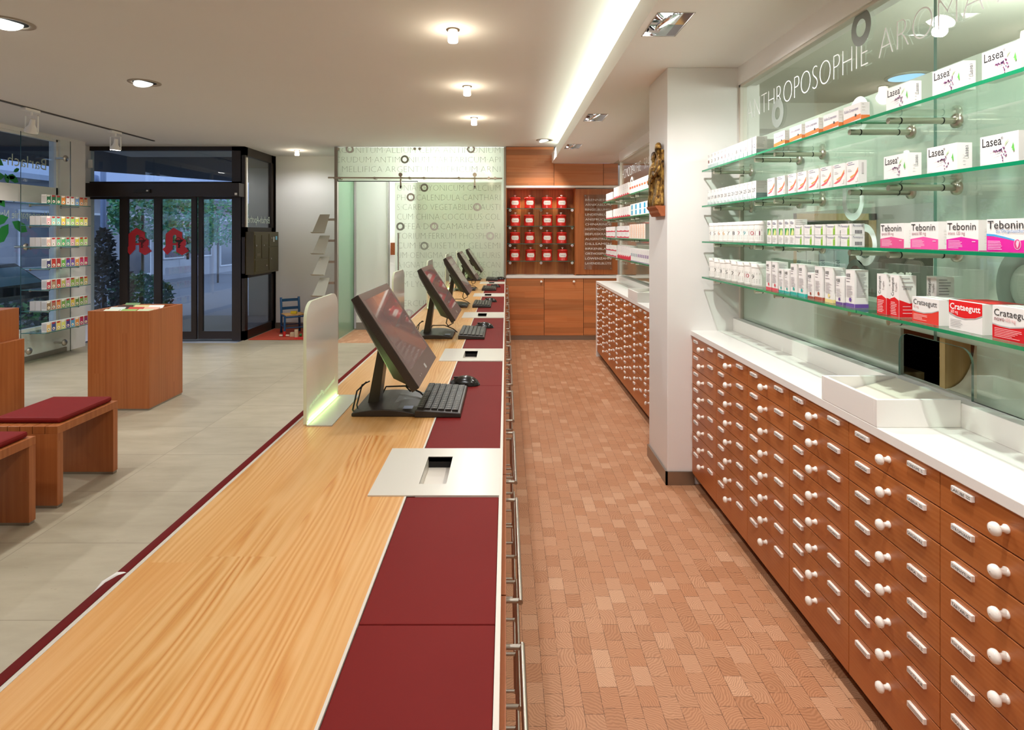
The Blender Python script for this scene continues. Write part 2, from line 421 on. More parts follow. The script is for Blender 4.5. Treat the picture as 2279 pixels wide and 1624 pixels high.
def glass_text(w, t, y, z, size, width):
    MB().text(t, (XG-.0015, y, z), UX, UZ, size, 0, width=width, weight=-.03, res=8).build('lettering', M['etchl'], w)
glass_text(wn, 'ANTHROPOSOPHIE', 3.6, 2.30, .172, 1.2); glass_text(wn, 'AROMATHERAPIE', 2.33, 2.30, .172, 1.16)
glass_text(wf, 'HOMÖOPATHIE', 7.45, 2.30, .172, 1.0); glass_text(wf, 'SPAGYRIK', 6.3, 2.30, .172, .75)
b = MB()
for px, py, r0, r1, m in [(1917, 62, .033, .068, 1), (1731, 252, .03, .07, 1), (1912, 256, .046, .07, 0), (1899, 446, .05, .078, 0), (1926, 545, .05, .078, 0), (1905, 620, .05, .075, 1), (2290, 640, .06, .11, 1)]:
    Y = yX(px, XG); b.ring(r0, r1, (XG-.0018, Y, zx(py, Y)), UX, (0, 0, 1.12), 32, m)
b.build('printed_ring', [M['etchl'], M['ringg']], wn)
b = MB()
for yy, z in [(6.9, 2.2), (5.9, 2.15), (5.3, 1.2)]: b.ring(.05, .08, (XG-.0018, yy, z), UX, UZ, 24, 0)
b.build('printed_ring', [M['etchl'], M['etch']], wf)
# satin film added to lighten the lower part of the near panes, leaving a clear field in front of the bookcase
MB().prism([(.32, 1.23), (3.68, 1.23), (3.68, 2.175), (.32, 2.175), (.32, 1.7), (3.05, 1.7), (3.05, 1.34), (2.06, 1.34), (2.06, 1.7), (2.05, 1.7), (.32, 1.699)], (XG+.012, 0, 0), (0, 1, 0), UZ, -.001).build('satin_film', M['film'], wn) if False else None
for i_, (a, c, p, q) in enumerate([(.32, 1.86, 1.06, 2.175), (1.86, 2.05, 1.24, 2.175), (2.05, 3.05, 1.71, 2.175), (2.05, 2.22, 1.24, 1.34), (2.22, 3.05, 1.06, 1.34), (3.05, 3.68, 1.06, 2.175)]):
    MB().box(XG+.011, XG+.013, a, c, p, q).build('satin_film', M['film'], wn)
MB().box(XG+.011, XG+.013, 4.19, 5.3, 1.06, 2.1).box(XG+.011, XG+.013, 5.3, 7.55, 1.06, 1.25).build('satin_film', M['film'], wf)
# room behind the glass
struct(MB().box(4.1, 4.2, -1.8, 9, 0, CZ).build('wall_right', flat('dde2d6', .8)))
struct(MB().box(1.62, 4.1, 4.92, 5.0, 0, CZ).build('wall_storeroom_far', flat('dde2d6', .8)))
struct(MB().box(1.55, 4.1, .1, .2, 0, CZ).build('wall_storeroom_near', flat('dde2d6', .8)))
struct(MB().box(1.62, 4.2, -1.8, 9, SZ, SZ+.05).box(1.62, 4.2, 4.7, 4.9, 2.45, SZ).build('ceiling_storeroom', flat('d2d2c4', .9)))
struct(MB().box(2.95, 3.0, .2, 4.9, .0, SZ).build('wall_storeroom', flat('dfe6e2', .8)))
# ================================================================ ENTRANCE
YD = 8.7
X_ = lambda px: xx(px, YD)
Z_ = lambda py: zx(py, YD)
d = MB()
T = .07
for a, c, z0, z1 in [(188, 198, 0, CZ), (516, 538, 0, CZ)]: d.box(X_(a), X_(c), YD, YD+T, z0, z1)
d.box(X_(188), X_(538), YD, YD+T, Z_(335), CZ).box(X_(188), X_(538), YD, YD+T, Z_(437), Z_(404))
door = struct(d.build('door_1', M['frame']))
for nm, g0, g1, f0, f1, yo in [('sidelight', 198, 265, 198, 275, 0), ('sliding_leaf', 286, 344, 275, 352, -.03), ('sliding_leaf', 360, 427, 352, 438, -.03), ('sidelight', 450, 516, 440, 518, 0)]:
    b = MB(); y0 = YD+.01+yo; t, bo = Z_(440), Z_(737); zb = .02
    b.box(X_(f0), X_(g0), y0, y0+.045, zb, t+.01).box(X_(g1), X_(f1), y0, y0+.045, zb, t+.01).box(X_(g0), X_(g1), y0, y0+.045, zb, bo).box(X_(g0), X_(g1), y0, y0+.045, t-.02, t+.01)
    lf_ = b.build(nm, M['frame'], door)
    MB().box(X_(g0), X_(g1), y0+.018, y0+.026, bo, t).build('pane', M['dglass'], lf_)
MB().box(X_(198), X_(516), YD+.02, YD+.028, Z_(405), Z_(335)).build('transom_pane', M['dglass'], door)
MB().box(-6.24, xx(532, 8.52), 8.52, YD, zx(437, 8.52), zx(407, 8.52)).build('door_operator', M['frame'], door, .004)
MB().box(X_(318), X_(352), 8.49, 8.52, Z_(431), Z_(423)).box(X_(345), X_(349), 8.485, 8.49, Z_(428), Z_(425), 1).build('motion_sensor', [M['blk'], flat('cfcfcf')], door)
MB().box(xx(522, 8.51), xx(527, 8.51), 8.512, 8.52, zx(434, 8.52), zx(429, 8.52)).build('operator_plate', flat('e8e8e8'), door)
# pharmacy signs: gothic letter with snake bowl on each leaf (outlines from the photo, own thickness)
A0 = [(32, 48), (108, -15), (197, 32), (197, 72), (140, 84), (170, 96), (215, 108), (235, 110), (235, 160), (222, 170), (265, 220), (197, 260), (138, 228), (134, 200), (134, 150), (102, 150), (100, 200), (87, 215), (47, 258), (0, 200), (32, 172)]
HOLE = [(66, 62), (98, 40), (132, 56), (132, 88), (102, 120), (66, 108)]
for k, px in enumerate((280.5, 363)):
    y0 = YD-.013; b = MB(); sc = lambda p: (X_(px)+p[0]/4.51/148.3, Z_(510)-p[1]/4.51/148.3)
    bm = bmesh.new()
    outer = [(32, 48), (108, -15), (197, 32), (197, 84), (235, 110), (235, 160), (222, 168), (265, 220), (197, 260), (138, 226), (138, 160), (102, 160), (102, 200), (87, 215), (47, 258), (0, 200), (32, 172)]
    hole = [(102, 140), (102, 70), (122, 52), (138, 64), (138, 140)]
    es = []
    for loop in (outer, hole):
        vs = [bm.verts.new((sc(p)[0], y0, sc(p)[1])) for p in loop]
        es += [bm.edges.new((vs[i], vs[(i+1) % len(vs)])) for i in range(len(vs))]
    r = bmesh.ops.triangle_fill(bm, use_beauty=True, use_dissolve=False, edges=es)
    fs = [f for f in bm.faces]
    e = bmesh.ops.extrude_face_region(bm, geom=fs)
    bmesh.ops.translate(bm, vec=(0, -.004, 0), verts=[v for v in e['geom'] if isinstance(v, bmesh.types.BMVert)])
    bmesh.ops.recalc_face_normals(bm, faces=bm.faces[:])
    bm.verts.index_update(); b.add([v.co[:] for v in bm.verts], [[v.index for v in f.verts] for f in bm.faces], 0); bm.free()
    S = lambda p, q: (sc((p, q))[0], y0-.006, sc((p, q))[1])
    b.add([S(120, 108), S(214, 104), S(196, 126), S(178, 134), S(152, 132), S(134, 124)], [(0, 1, 2, 3, 4, 5)], 1)
    b.add([S(158, 134), S(174, 134), S(172, 176), S(184, 186), S(150, 186), S(160, 176)], [(0, 1, 2, 3, 4, 5)], 1)
    b.tube([S(134, 104), S(140, 88), S(160, 82), S(178, 92), S(188, 110), S(180, 140), S(152, 150), S(184, 162), S(166, 178)], .0045, 6, 1)
    tag(b.build('pharmacy_sign', [M['red'], flat('5c1318') if k == 0 else flat('2a0a0c')]), 'red gothic letter A with snake and bowl on ' + ('the left-hand' if k == 0 else 'the right-hand') + ' sliding door leaf', 'sign', 'pharmacy letters on the doors')
# vestibule side (plane x = XV) with fixed glass
XV = -3.92
w2 = struct(MB().box(XV-.06, XV, YD, YD+.1, 0, CZ).box(XV-.06, XV, YW-.1, YW, 0, CZ).box(XV-.06, XV, YD, YW, 2.78, CZ).box(XV-.06, XV, YD, YW, 1.55, 1.7).box(XV-.06, XV, YD, YW, .93, 1.0).box(XV-.06, XV, YD, YW, 0, .14).build('window_2', M['frame']))
MB().box(XV-.034, XV-.026, YD+.1, YW-.1, 1.7, 2.78).box(XV-.034, XV-.026, YD+.1, YW-.1, .14, .93).build('pane', M['dglass'], w2)
MB().text('Barlach-Apotheke', (XV-.02, 9.66, 1.77), UX, UZ, .16, 0, width=.93).build('lettering', M['vinyl'], w2)
MB().box(XV+.002, XV+.02, YD+.02, YD+.06, 1.7, 2.75).build('white_strip', M['lwhite'], w2)
t = thing('mailbox_unit', 'dark olive metal letterbox unit with four small locks on the vestibule side', 'letterbox', (XV, 9.1, .98))
MB().box(XV, XV+.13, 8.72, 9.66, .98, 1.63).build('housing', M['olive'], t, .004)
for (a, c, z0, z1, ky, kz) in [(8.75, 8.97, 1.22, 1.58, 8.78, 1.42), (8.99, 9.24, 1.22, 1.58, 9.05, 1.42), (9.27, 9.62, 1.40, 1.6, 9.35, 1.53), (9.27, 9.62, 1.02, 1.38, 9.33, 1.2), (8.75, 9.24, 1.02, 1.2, 9.15, 1.1)]:
    p = MB().box(XV+.13, XV+.136, a, c, z0, z1).build('door', M['olive'], t, .002)
    MB().cyl((XV+.136, ky, kz), (XV+.146, ky, kz), .012, 12).build('lock', M['chrome'], p)
MB().box(XV+.136, XV+.139, 8.8, 8.93, 1.26, 1.3).build('name_plate', flat('6a6250'), t)
MB().box(XV+.136, XV+.14, 9.52, 9.58, 1.5, 1.56).box(XV+.136, XV+.14, 9.43, 9.46, 1.47, 1.55, 1).build('sticker', [flat('7fc4e8'), flat('d8d8d8')], t)
tag(MB().box(-6.2, -6.14, 8.60, 8.62, Z_(375), Z_(357)).build('wall_sensor', M['lwhite']), 'small white sensor box high beside the entrance frame', 'sensor')
# ================================================================ ETCHED GLASS PARTITION
XP0, XP1 = -2.575, -.03
gp = struct(MB().box(XP0, XP0+.04, YB-.02, YB+.06, 0, 2.9).box(-.03, .0, YB-.02, YB+.06, 0, 2.9).build('trim_2', M['alu']))
DT = zx(404, YB)                                             # top of the passage opening
xo = xx(929, YB)
gw = struct(MB().box(XP0+.04, XP1, YB+.03, YB+.04, DT+.01, 2.9).box(xo, XP1, YB+.03, YB+.04, 0, DT+.01).build('window_5', M['frost']))
MB().box(xo-.004, xo+.004, YB+.026, YB+.044, 0, DT).box(XP0+.04, xo, YB+.028, YB+.042, DT+.002, DT+.012).build('dark_edge', M['blk'], gw)
b = MB()
for px in (752, 923, 934, 1118):
    if px < 1100: b.cyl((xx(px, YB), YB+.03, zx(331, YB)), (xx(px, YB), YB-.01, zx(331, YB)), .021, 16)
b.build('point_fixing', M['dsteel'], gw)
rows = ['ACONITUM·ALLIUM CEPA·ANTIMONIUM', 'CRUDUM·ANTIMONIUM TARTARICUM·API', 'S MELLIFICA·ARGENTUM NITRICUM·ARNI']
b = MB()
for k, s_ in enumerate(rows): b.text(s_, (xx(745, YB), YB+.0285, zx(340+21.3*k, YB)), (1, 0, 0), UZ, .134, 0, width=xx(1113, YB)-xx(745, YB), weight=-.03)
b.build('etched_lettering', M['etch'], gw)
b = MB()
for px, py, m in [(777, 331, 0), (900, 354, 1), (1048, 331, 0), (945, 418, 1), (1062, 461, 0), (967, 504, 0), (945, 547, 1), (1091, 525, 0), (915, 439, 0), (892, 504, 1), (910, 696, 0)]:
    b.ring(.035, .062, (xx(px, YB), YB+.0275 if py < 400 else YB-.037, zx(py, YB)), (1, 0, 0), UZ, 24, m)
b.build('etched_ring', [flat('c9c4bf', .5), M['etch']], gw)
# sliding glass door on a steel rail, standing open to the right
dl = struct(MB().box(xx(880, YB), xx(1116, YB), YB-.035, YB-.025, .03, zx(406, YB)).build('door_2', M['frost']))
b = MB()
for k, s_ in enumerate(['ONIA·BRYONICUM·CALCIUM', 'PHOSCALENDULA·CANTHARI', 'S·CARBO VEGETABILIS·CAUSTI', 'CUM·CHINA·COCCULUS·COL', 'OFFEA·DOLCAMARA·EUPA', 'TORIUM·FERRUM PHOSPHORI', 'CUM·EQUISETUM·GELSEMI', 'UM·OENIGMA·HEPAR SULFURIS', 'A·IGNATIA·DULCAMARA·IPECAN', 'A·IPECACUANHA·LACHESIS·LED', 'UM·LYCOPODIUM·KALI BRO', '', 'MERCURIUS·NATRIUM', 'UM·NUX VOMICA', 'OPIUM·PHOS']):
    if s_: b.text(s_, (xx(885, YB), YB-.0365, zx(425+21.3*k, YB)), (1, 0, 0), UZ, .134, 0, width=min(1, len(s_)/21)*(xx(1113, YB)-xx(885, YB)), weight=-.03)
b.build('etched_lettering', M['etch'], dl)
MB().cyl((xx(888, YB), YB-.06, zx(690, YB)), (xx(888, YB), YB-.06, zx(518, YB)), .012, 12).cyl((xx(888, YB), YB-.03, zx(535, YB)), (xx(888, YB), YB-.06, zx(535, YB)), .008).cyl((xx(888, YB), YB-.03, zx(680, YB)), (xx(888, YB), YB-.06, zx(680, YB)), .008).build('door_handle', M['dsteel'], dl)
for px in (893, 1057):
    X = xx(px, YB); zz = zx(394, YB)
    MB().cyl((X, YB-.07, zz+.03), (X, YB-.045, zz+.03), .03, 18).box(X-.011, X+.011, YB-.05, YB-.036, zx(420, YB), zz+.03).cyl((X, YB-.05, zx(416, YB)), (X, YB-.02, zx(416, YB)), .014).build('roller_hanger', M['dsteel'], dl)
t = thing('sliding_rail', 'round steel rail across the etched glass carrying the sliding door', 'rail', (-1.3, YB-.06, zx(397, YB)))
MB().cyl((xx(733, YB), YB-.06, zx(396, YB)), (xx(1118, YB), YB-.06, zx(398, YB)), .0125, 12).build('tube', M['dsteel'], t)
for px in (748, 759, 836, 913, 945, 1022, 1088, 1102):
    MB().cyl((xx(px, YB), YB+.03, zx(397, YB)), (xx(px, YB), YB-.075, zx(397, YB)), .02, 14).build('standoff', M['dsteel'], t)
# passage behind the partition
struct(MB().box(-2.56, -2.55, YB+.06, YW-.06, 0, 2.9).build('window_6', M['frost2']))
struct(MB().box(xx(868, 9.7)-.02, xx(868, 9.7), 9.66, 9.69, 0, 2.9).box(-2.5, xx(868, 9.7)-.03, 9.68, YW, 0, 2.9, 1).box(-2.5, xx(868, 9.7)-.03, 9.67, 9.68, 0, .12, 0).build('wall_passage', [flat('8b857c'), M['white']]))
tag(MB().box(xx(869, 9.7), xx(879, 9.7), 9.70, 9.75, zx(567, 9.7), zx(540, 9.7)).build('wooden_grip_niche', M['carcass']), 'small brown wooden recessed grip in the white passage wall', 'grip')
t0 = None
for k, py in enumerate((421, 468, 514, 560)):                  # brochure holders cantilevered off the partition post
    lab = 'slanted clear leaflet holder on the glass partition post, %s from the top' % ORD[k]
    t = thing('leaflet_holder', lab, 'leaflet holder', (XP0, YB, zx(py+78, YB)), 'leaflet holders on the post')
    yt, yb = YB-.03, YB-.12; zt, zb = zx(477+47*k, yt), zx(519+47*k, yb); x1 = XP0; yy = yt
    q = [(xx(712, yt), yt, zt), (xx(734, yt), yt, zt), (xx(722, yb), yb, zb), (xx(694, yb), yb, zb)]
    b = MB().add(q+[(p[0], p[1]+.006, p[2]) for p in q], [(0, 3, 2, 1), (4, 5, 6, 7), (0, 1, 5, 4), (1, 2, 6, 5), (2, 3, 7, 6), (3, 0, 4, 7)], 0)
    b.add([(q[3][0], yb, zb), (q[2][0], yb, zb), (q[2][0]-.01, yb-.03, zb+.015), (q[3][0]-.02, yb-.03, zb+.02)], [(0, 1, 2, 3)], 0).build('tray', flat('b3b0a0', .25), t)
    MB().box(x1-.085, x1, yy-.01, yy+.02, zt-.095, zt-.06).build('bracket', M['dsteel'], t)
# ================================================================ REAR CABINETS
def cupboard(name, lab, x0, x1, z0, z1, knob=None, group=None):
    t = thing(name, lab, 'cupboard', ((x0+x1)/2, YB, z0), group)
    MB().box(x0, x1, YB+.02, YB+.35, z0, z1).build('carcass', flat('35190b'), t)  # carcass coloured dark so the door gaps read as shade lines
    dr = MB().box(x0+.003, x1-.003, YB, YB+.02, z0+.003, z1-.003).build('door', M['back'], t)
    if knob is not None:
        MB().lathe([(.007, 0), (.007, .018), (.017, .026), (.019, .034), (.012, .042), (0.001, .044)], (knob, YB, z1-.05), (0, -1, 0), 16, cap=False).build('knob', M['porcelain'], dr)
for k, (a, c, kn) in enumerate([(-.0, .575, .53), (.575, 1.166, 1.02), (1.166, 1.69, None)]):
    cupboard('base_cupboard', ['lower wooden cupboard under the red tins, next to the glass partition', 'lower wooden cupboard under the red tins, middle one of three', 'lower wooden cupboard without visible knob beside the far apothecary drawers'][k], a, c, .07, .931, kn, 'lower rear cupboards')
for k, (a, c, z1) in enumerate([(0, .723, CZ), (.723, 1.467, SZ), (1.467, 1.69, SZ)]):
    cupboard('wall_cupboard', ['tall upper wooden cupboard above the red tins reaching the high ceiling', 'upper wooden cupboard directly above the herb name plate', 'narrow upper wooden cupboard at the far glass wall'][k], a, c, 2.324, z1-.002, None, 'upper rear cupboards')
struct(MB().box(0, 1.69, YB+.03, YB+.3, 0, .07).build('baseboard_cabinets', M['alu']))
tag(MB().box(0, 1.69, YB-.01, YB+.35, .931, .972).build('sideboard_top', M['corian'], bev=.003), 'thin white worktop strip between lower rear cupboards and tin niche', 'worktop')
tag(MB().box(0, 1.69, YB-.01, YB+.35, 2.29, 2.324).build('shelf_board', M['corian'], bev=.003), 'white horizontal board above the niche of red tins', 'board')
t = thing('display_niche', 'open reddish wooden niche holding four glass shelves of red tins', 'niche', (.5, YB, .972))
MB().box(0, 1.05, YB+.3, YB+.34, .972, 2.29).build('back_panel', M['niche'], t)
MB().box(-.0, .012, YB, YB+.3, .972, 2.29).box(1.04, 1.05, YB+.03, YB+.3, .972, 2.29).build('side_panel', M['niche'], t)
for z in (1.984, 1.718, 1.452, 1.189):
    s_ = MB().box(  .014, 1.038, YB+.05, YB+.28, z-.008, z, 0).box(  .014, 1.038, YB+.048, YB+.05, z-.008, z, 1).build('shelf', [M['pane'], M['gedge2']], t)
    for x in (.063, .53, 1.0):
        MB().lathe([(.02, 0), (.02, .012), (.012, .016)], (x, YB+.03, z-.03), (0, 1, 0), 16).cyl((x, YB+.03, z-.03), (x, YB+.3, z-.03), .006).build('support_stud', M['chrome'], s_)
names = ['Fenchel', 'Kamille', 'Melisse', 'Salbei']
TI = ['leftmost', 'second from left', 'second from right', 'rightmost']
first = None
for r, z in enumerate((1.984, 1.718, 1.452, 1.189)):
    for c, x in enumerate((.139, .364, .628, .852)):
        x += [0, -.01, 0, .012][r]*(1 if c % 2 else -.3)
        lab = 'red enamel tea tin with white label, %s on the %s niche shelf' % (TI[c], SHELF[r])
        if first is None:
            first = thing('tea_tin', lab, 'tin', (0, 0, 0), 'red tea tins')
            MB().lathe([(.078, 0), (.08, .004), (.08, .012), (.077, .016), (.077, .152), (.079, .156)], n=32).build('body', M['tin'], first)
            li = MB().lathe([(.083, .152), (.083, .162), (.07, .17), (.04, .176), (0.002, .178)], n=32, cap=False).build('lid', M['tin'], first)
            MB().lathe([(.008, .176), (.007, .188), (.012, .192), (.02, .196), (.02, .2), (.012, .205), (.001, .206)], n=16, cap=False).build('knob', M['porcelain'], li)
            b = MB(); n_ = 14
            for i in range(n_):                               # curved paper label with notched corners
                a0, a1 = -PI/2-.78+1.56*i/n_, -PI/2-.78+1.56*(i+1)/n_; q = .012 if i in (0, n_-1) else 0
                P = lambda a, zz: (.0782*math.cos(a), .0782*math.sin(a), zz)
                b.quad(P(a0, .055+q), P(a1, .055+q), P(a1, .118-q), P(a0, .118-q))
            v, f, a_, b_ = text2d(names[0])
            for tx, zz, sz in (('Tee', .083, .02),):
                v, f, a_, b_ = text2d('Teekraut'); k_ = .08/(b_-a_)
                b.add([(.0788*math.cos(-PI/2+((p-a_)*k_-.04)/.078), .0788*math.sin(-PI/2+((p-a_)*k_-.04)/.078), .079+q*.019) for p, q in v], f, 1)
            b.build('paper_label', [M['label'], M['ink']], first)
            first.location = (x, YB+.15, z)
        else: dup(first, (x, YB+.15, z), lab)
pt = thing('niche_door', 'wooden sliding panel beside the tins carrying the herb name plate', 'panel', (1.33, YB, .972))
MB().box(1.05, 1.68, YB-.0, YB+.03, .986, 2.274).build('board', M['niche'], pt)
t = thing('herb_plate', 'clear acrylic plate with fourteen herb names in pale capitals', 'sign', (1.33, YB-.03, 1.1))
x0, x1, z0, z1 = xx(1299, YB), xx(1361.5, YB), zx(599.5, YB), zx(433, YB)
MB().box(x0, x1, YB-.03, YB-.024, z0, z1).build('acrylic_sheet', thin_glass('plate_glass', (.9, .88, .87, 1), .06), t)
b = MB()
for k, s_ in enumerate('BRENNESSEL ARNIKABLÜTE RINGELBLUMEN LINDENBLÜTE ANISFRÜCHTE CHINARINDE HOPFENZAPFEN BEIFUSSKRAUT AUGENTROST DILLSAMEN BIRKENBLATT ORTHOSIPHON LÖWENZAHN LAVENDELBLÜTE'.split()):
    b.text(s_, (x0+.02, YB-.032, zx(447.2+10.83*k, YB)), (1, 0, 0), UZ, .046, 0, width=(x1-x0)-.035, weight=0)
b.build('raised_lettering', flat('e4ddd4', .4), t)
for px in (x0+.02, x1-.02):
    for pz in (z0+.02, z1-.02): MB().cyl((px, YB-.034, pz), (px, YB, pz), .006).build('screw', M['chrome'], t)
# ================================================================ SERVICE COUNTER
HC = .93
ST = [1.64+1.565*k for k in range(5)]
Y0, Y1 = -.6, 8.66
ct = thing('service_counter', 'long wooden service counter with dark red leather writing pads and steel drawer bars', 'counter', (-.35, 4, 0))
MB().box(-.70, -.02, Y0, Y1, .06, .89).box(-.64, -.06, Y0, Y1, 0, .06).build('counter_body', M['carcass'], ct)
MB().box(-.7385, -.259, Y0, Y1, .895, HC).build('wood_top', M['top'], ct)
MB().box(-.747, -.7385, Y0, Y1, .893, HC+.001).box(-.259, -.254, Y0, Y1, .9, HC+.001).box(-.018, -.0095, Y0, Y1, .89, HC+.001).box(-.254, -.018, Y0, Y1, .89, .9).build('edge_strip', M['trimw'], ct)
b = MB(); pr = [(-.747, .80), (-.79, .80), (-.797, .84), (-.796, .88), (-.789, .91), (-.776, .925), (-.76, .931), (-.747, .932)]
n = len(pr)
b.add([(p, Y0, q) for p, q in pr]+[(p, Y1, q) for p, q in pr], [(i, n+i, n+i+1, i+1) for i in range(n-1)]+[tuple(range(n)), tuple(range(n, 2*n))[::-1]], 0, True)
bump = b.build('leather_bumper', M['leather'], ct)
b = MB(); c0 = 1.11                                           # pale inset hook in the padded edge
b.tube([(-.749, c0+.035, .926), (-.765, c0+.03, .929), (-.78, c0+.015, .922), (-.792, c0-.012, .90)], .006, 6).build('bag_hook', M['lwhite'], ct)
seg = [Y0, ST[0]-.645]
for c in ST: seg += [c-.162, c+.162, c+.92]
for i in range(0, len(seg)-1):
    a, c = seg[i], min(seg[i+1], Y1)
    if any(abs((a+c)/2-s) < .05 for s in ST) or c-a < .02: continue
    b = MB().box(-.253, -.0185, a+.001, c-.001, .9, HC-.0005)
    b.build('leather_pad', M['leather'], ct, .002)
for c in ST:
    xl, xr, hx0, hx1, hy0, hy1 = -.353, -.0175, -.2317, -.159, c-.095, c+.096; a, e = c-.162, c+.162
    zt, zb = HC+.0035, HC-.012
    p = MB().box(xl, hx0, a, e, HC, zt).box(hx1, xr, a, e, zb, zt).box(hx0, hx1, a, hy0, zb, zt).box(hx0, hx1, hy1, e, zb, zt).box(hx1, xr, a, e, .9, zb).build('inlay_plate', M['plate'], ct)
    b = MB().box(hx0-.003, hx0, hy0, hy1, .82, zt-.001, 1).box(hx1, hx1+.003, hy0, hy1, .82, zt-.002, 0).box(hx0, hx1, hy0-.003, hy0, .82, zt-.002, 0).box(hx0, hx1, hy1, hy1+.003, .82, zt-.002, 0).box(hx0, hx1, hy0, hy1, .815, .82, 0)
    b.box(hx0+.025, hx1-.006, hy0+.01, hy0+.08, .82, .86, 2).cyl((hx0+.045, hy0+.04, .86), (hx0+.045, hy0+.04, .885), .006, 10, 3).cyl((hx0+.052, hy0+.055, .86), (hx0+.052, hy0+.055, .88), .005, 10, 3)
    b.build('card_well', [M['dark'], M['plate'], M['blk'], M['steel']], p)
ny = 16; L = (Y1-.05-Y0)/ny
rr = random.Random(3)
proto = None
for i in range(ny):
    ya = Y0+.02+i*L
    for z0, z1 in [(.66, .885), (.46, .655), (.25, .455), (.07, .245)]:
        if proto is None:
            proto = MB().box(-.018, 0, ya+.002, ya+L-.002, z0, z1).build('drawer_front', M['carcass'], ct)
            f = proto
        else: f = MB().box(-.018, 0, ya+.002, ya+L-.002, z0, z1).build('drawer_front', M['carcass'], ct)
        zc = z1-.05; h0, h1 = ya+.05+rr.uniform(0, .02), ya+L-.05-rr.uniform(0, .02)
        MB().cyl((.03, h0, zc), (.03, h1, zc), .0055, 10).cyl((0, h0+.006, zc), (.03, h0+.006, zc), .005, 8).cyl((0, h1-.006, zc), (.03, h1-.006, zc), .005, 8).build('bar_handle', M['steel'], f)
NTH = ['nearest the viewer', 'second from the near end', 'in the middle of the counter', 'second from the glass partition', 'nearest the glass partition']
# ---- acrylic screens
for k, c in enumerate(ST):
    sh = .1 if k == 4 else 0; y0, y1 = c+.38-sh, c+.76-sh; X = -.695
    t = thing('acrylic_screen', 'frosted acrylic privacy screen with green glowing foot, %s' % NTH[k], 'screen', (X, (y0+y1)/2, HC), 'acrylic screens on the counter')
    r = .065; h = .425
    poly = [(0, 0), (y1-y0, 0)]+[(y1-y0-r+r*math.cos(a*PI/16), h-r+r*math.sin(a*PI/16)) for a in range(0, 9)]+[(r-r*math.sin(a*PI/16), h-r+r*math.cos(a*PI/16)) for a in range(0, 9)]
    MB().prism(poly, (X, y0, HC+.004), (0, 1, 0), (0, 0, 1), -.011, 0, 1).build('sheet', [M['acryl'], flat('dfe6c8', .3)], t, .002)
    MB().box(X+.001, -.605, y0-.005, y1, HC, HC+.004).build('foot_plate', flat('b9b4aa', .35), t)
    MB().box(X+.0003, X+.003, y0+.005, y1-.005, HC+.004, HC+.0055).build('light_strip', glow('green_led', (.6, 1, .3, 1), 4), t)
    b = MB(); b.text('individuelle', (X+.0006, y0+.03, HC+.05), (0, 1, .12), (0, .2, 1), .026, 0, width=.15); b.text('Arzneimittel', (X+.0006, y0+.17, HC+.055), (0, 1, .12), (0, .2, 1), .024, 0, width=.16)
    b.build('engraved_script', glow('engraving_glow', (.8, 1, .5, 1), .4), t)
    l = lamp('AREA', (X+.005, (y0+y1)/2, HC+.007), .22, (.6, 1, .28), size=.02); l.data.shape = 'RECTANGLE'; l.data.size = .008; l.data.size_y = .34; l.rotation_euler = (PI, .5, 0)
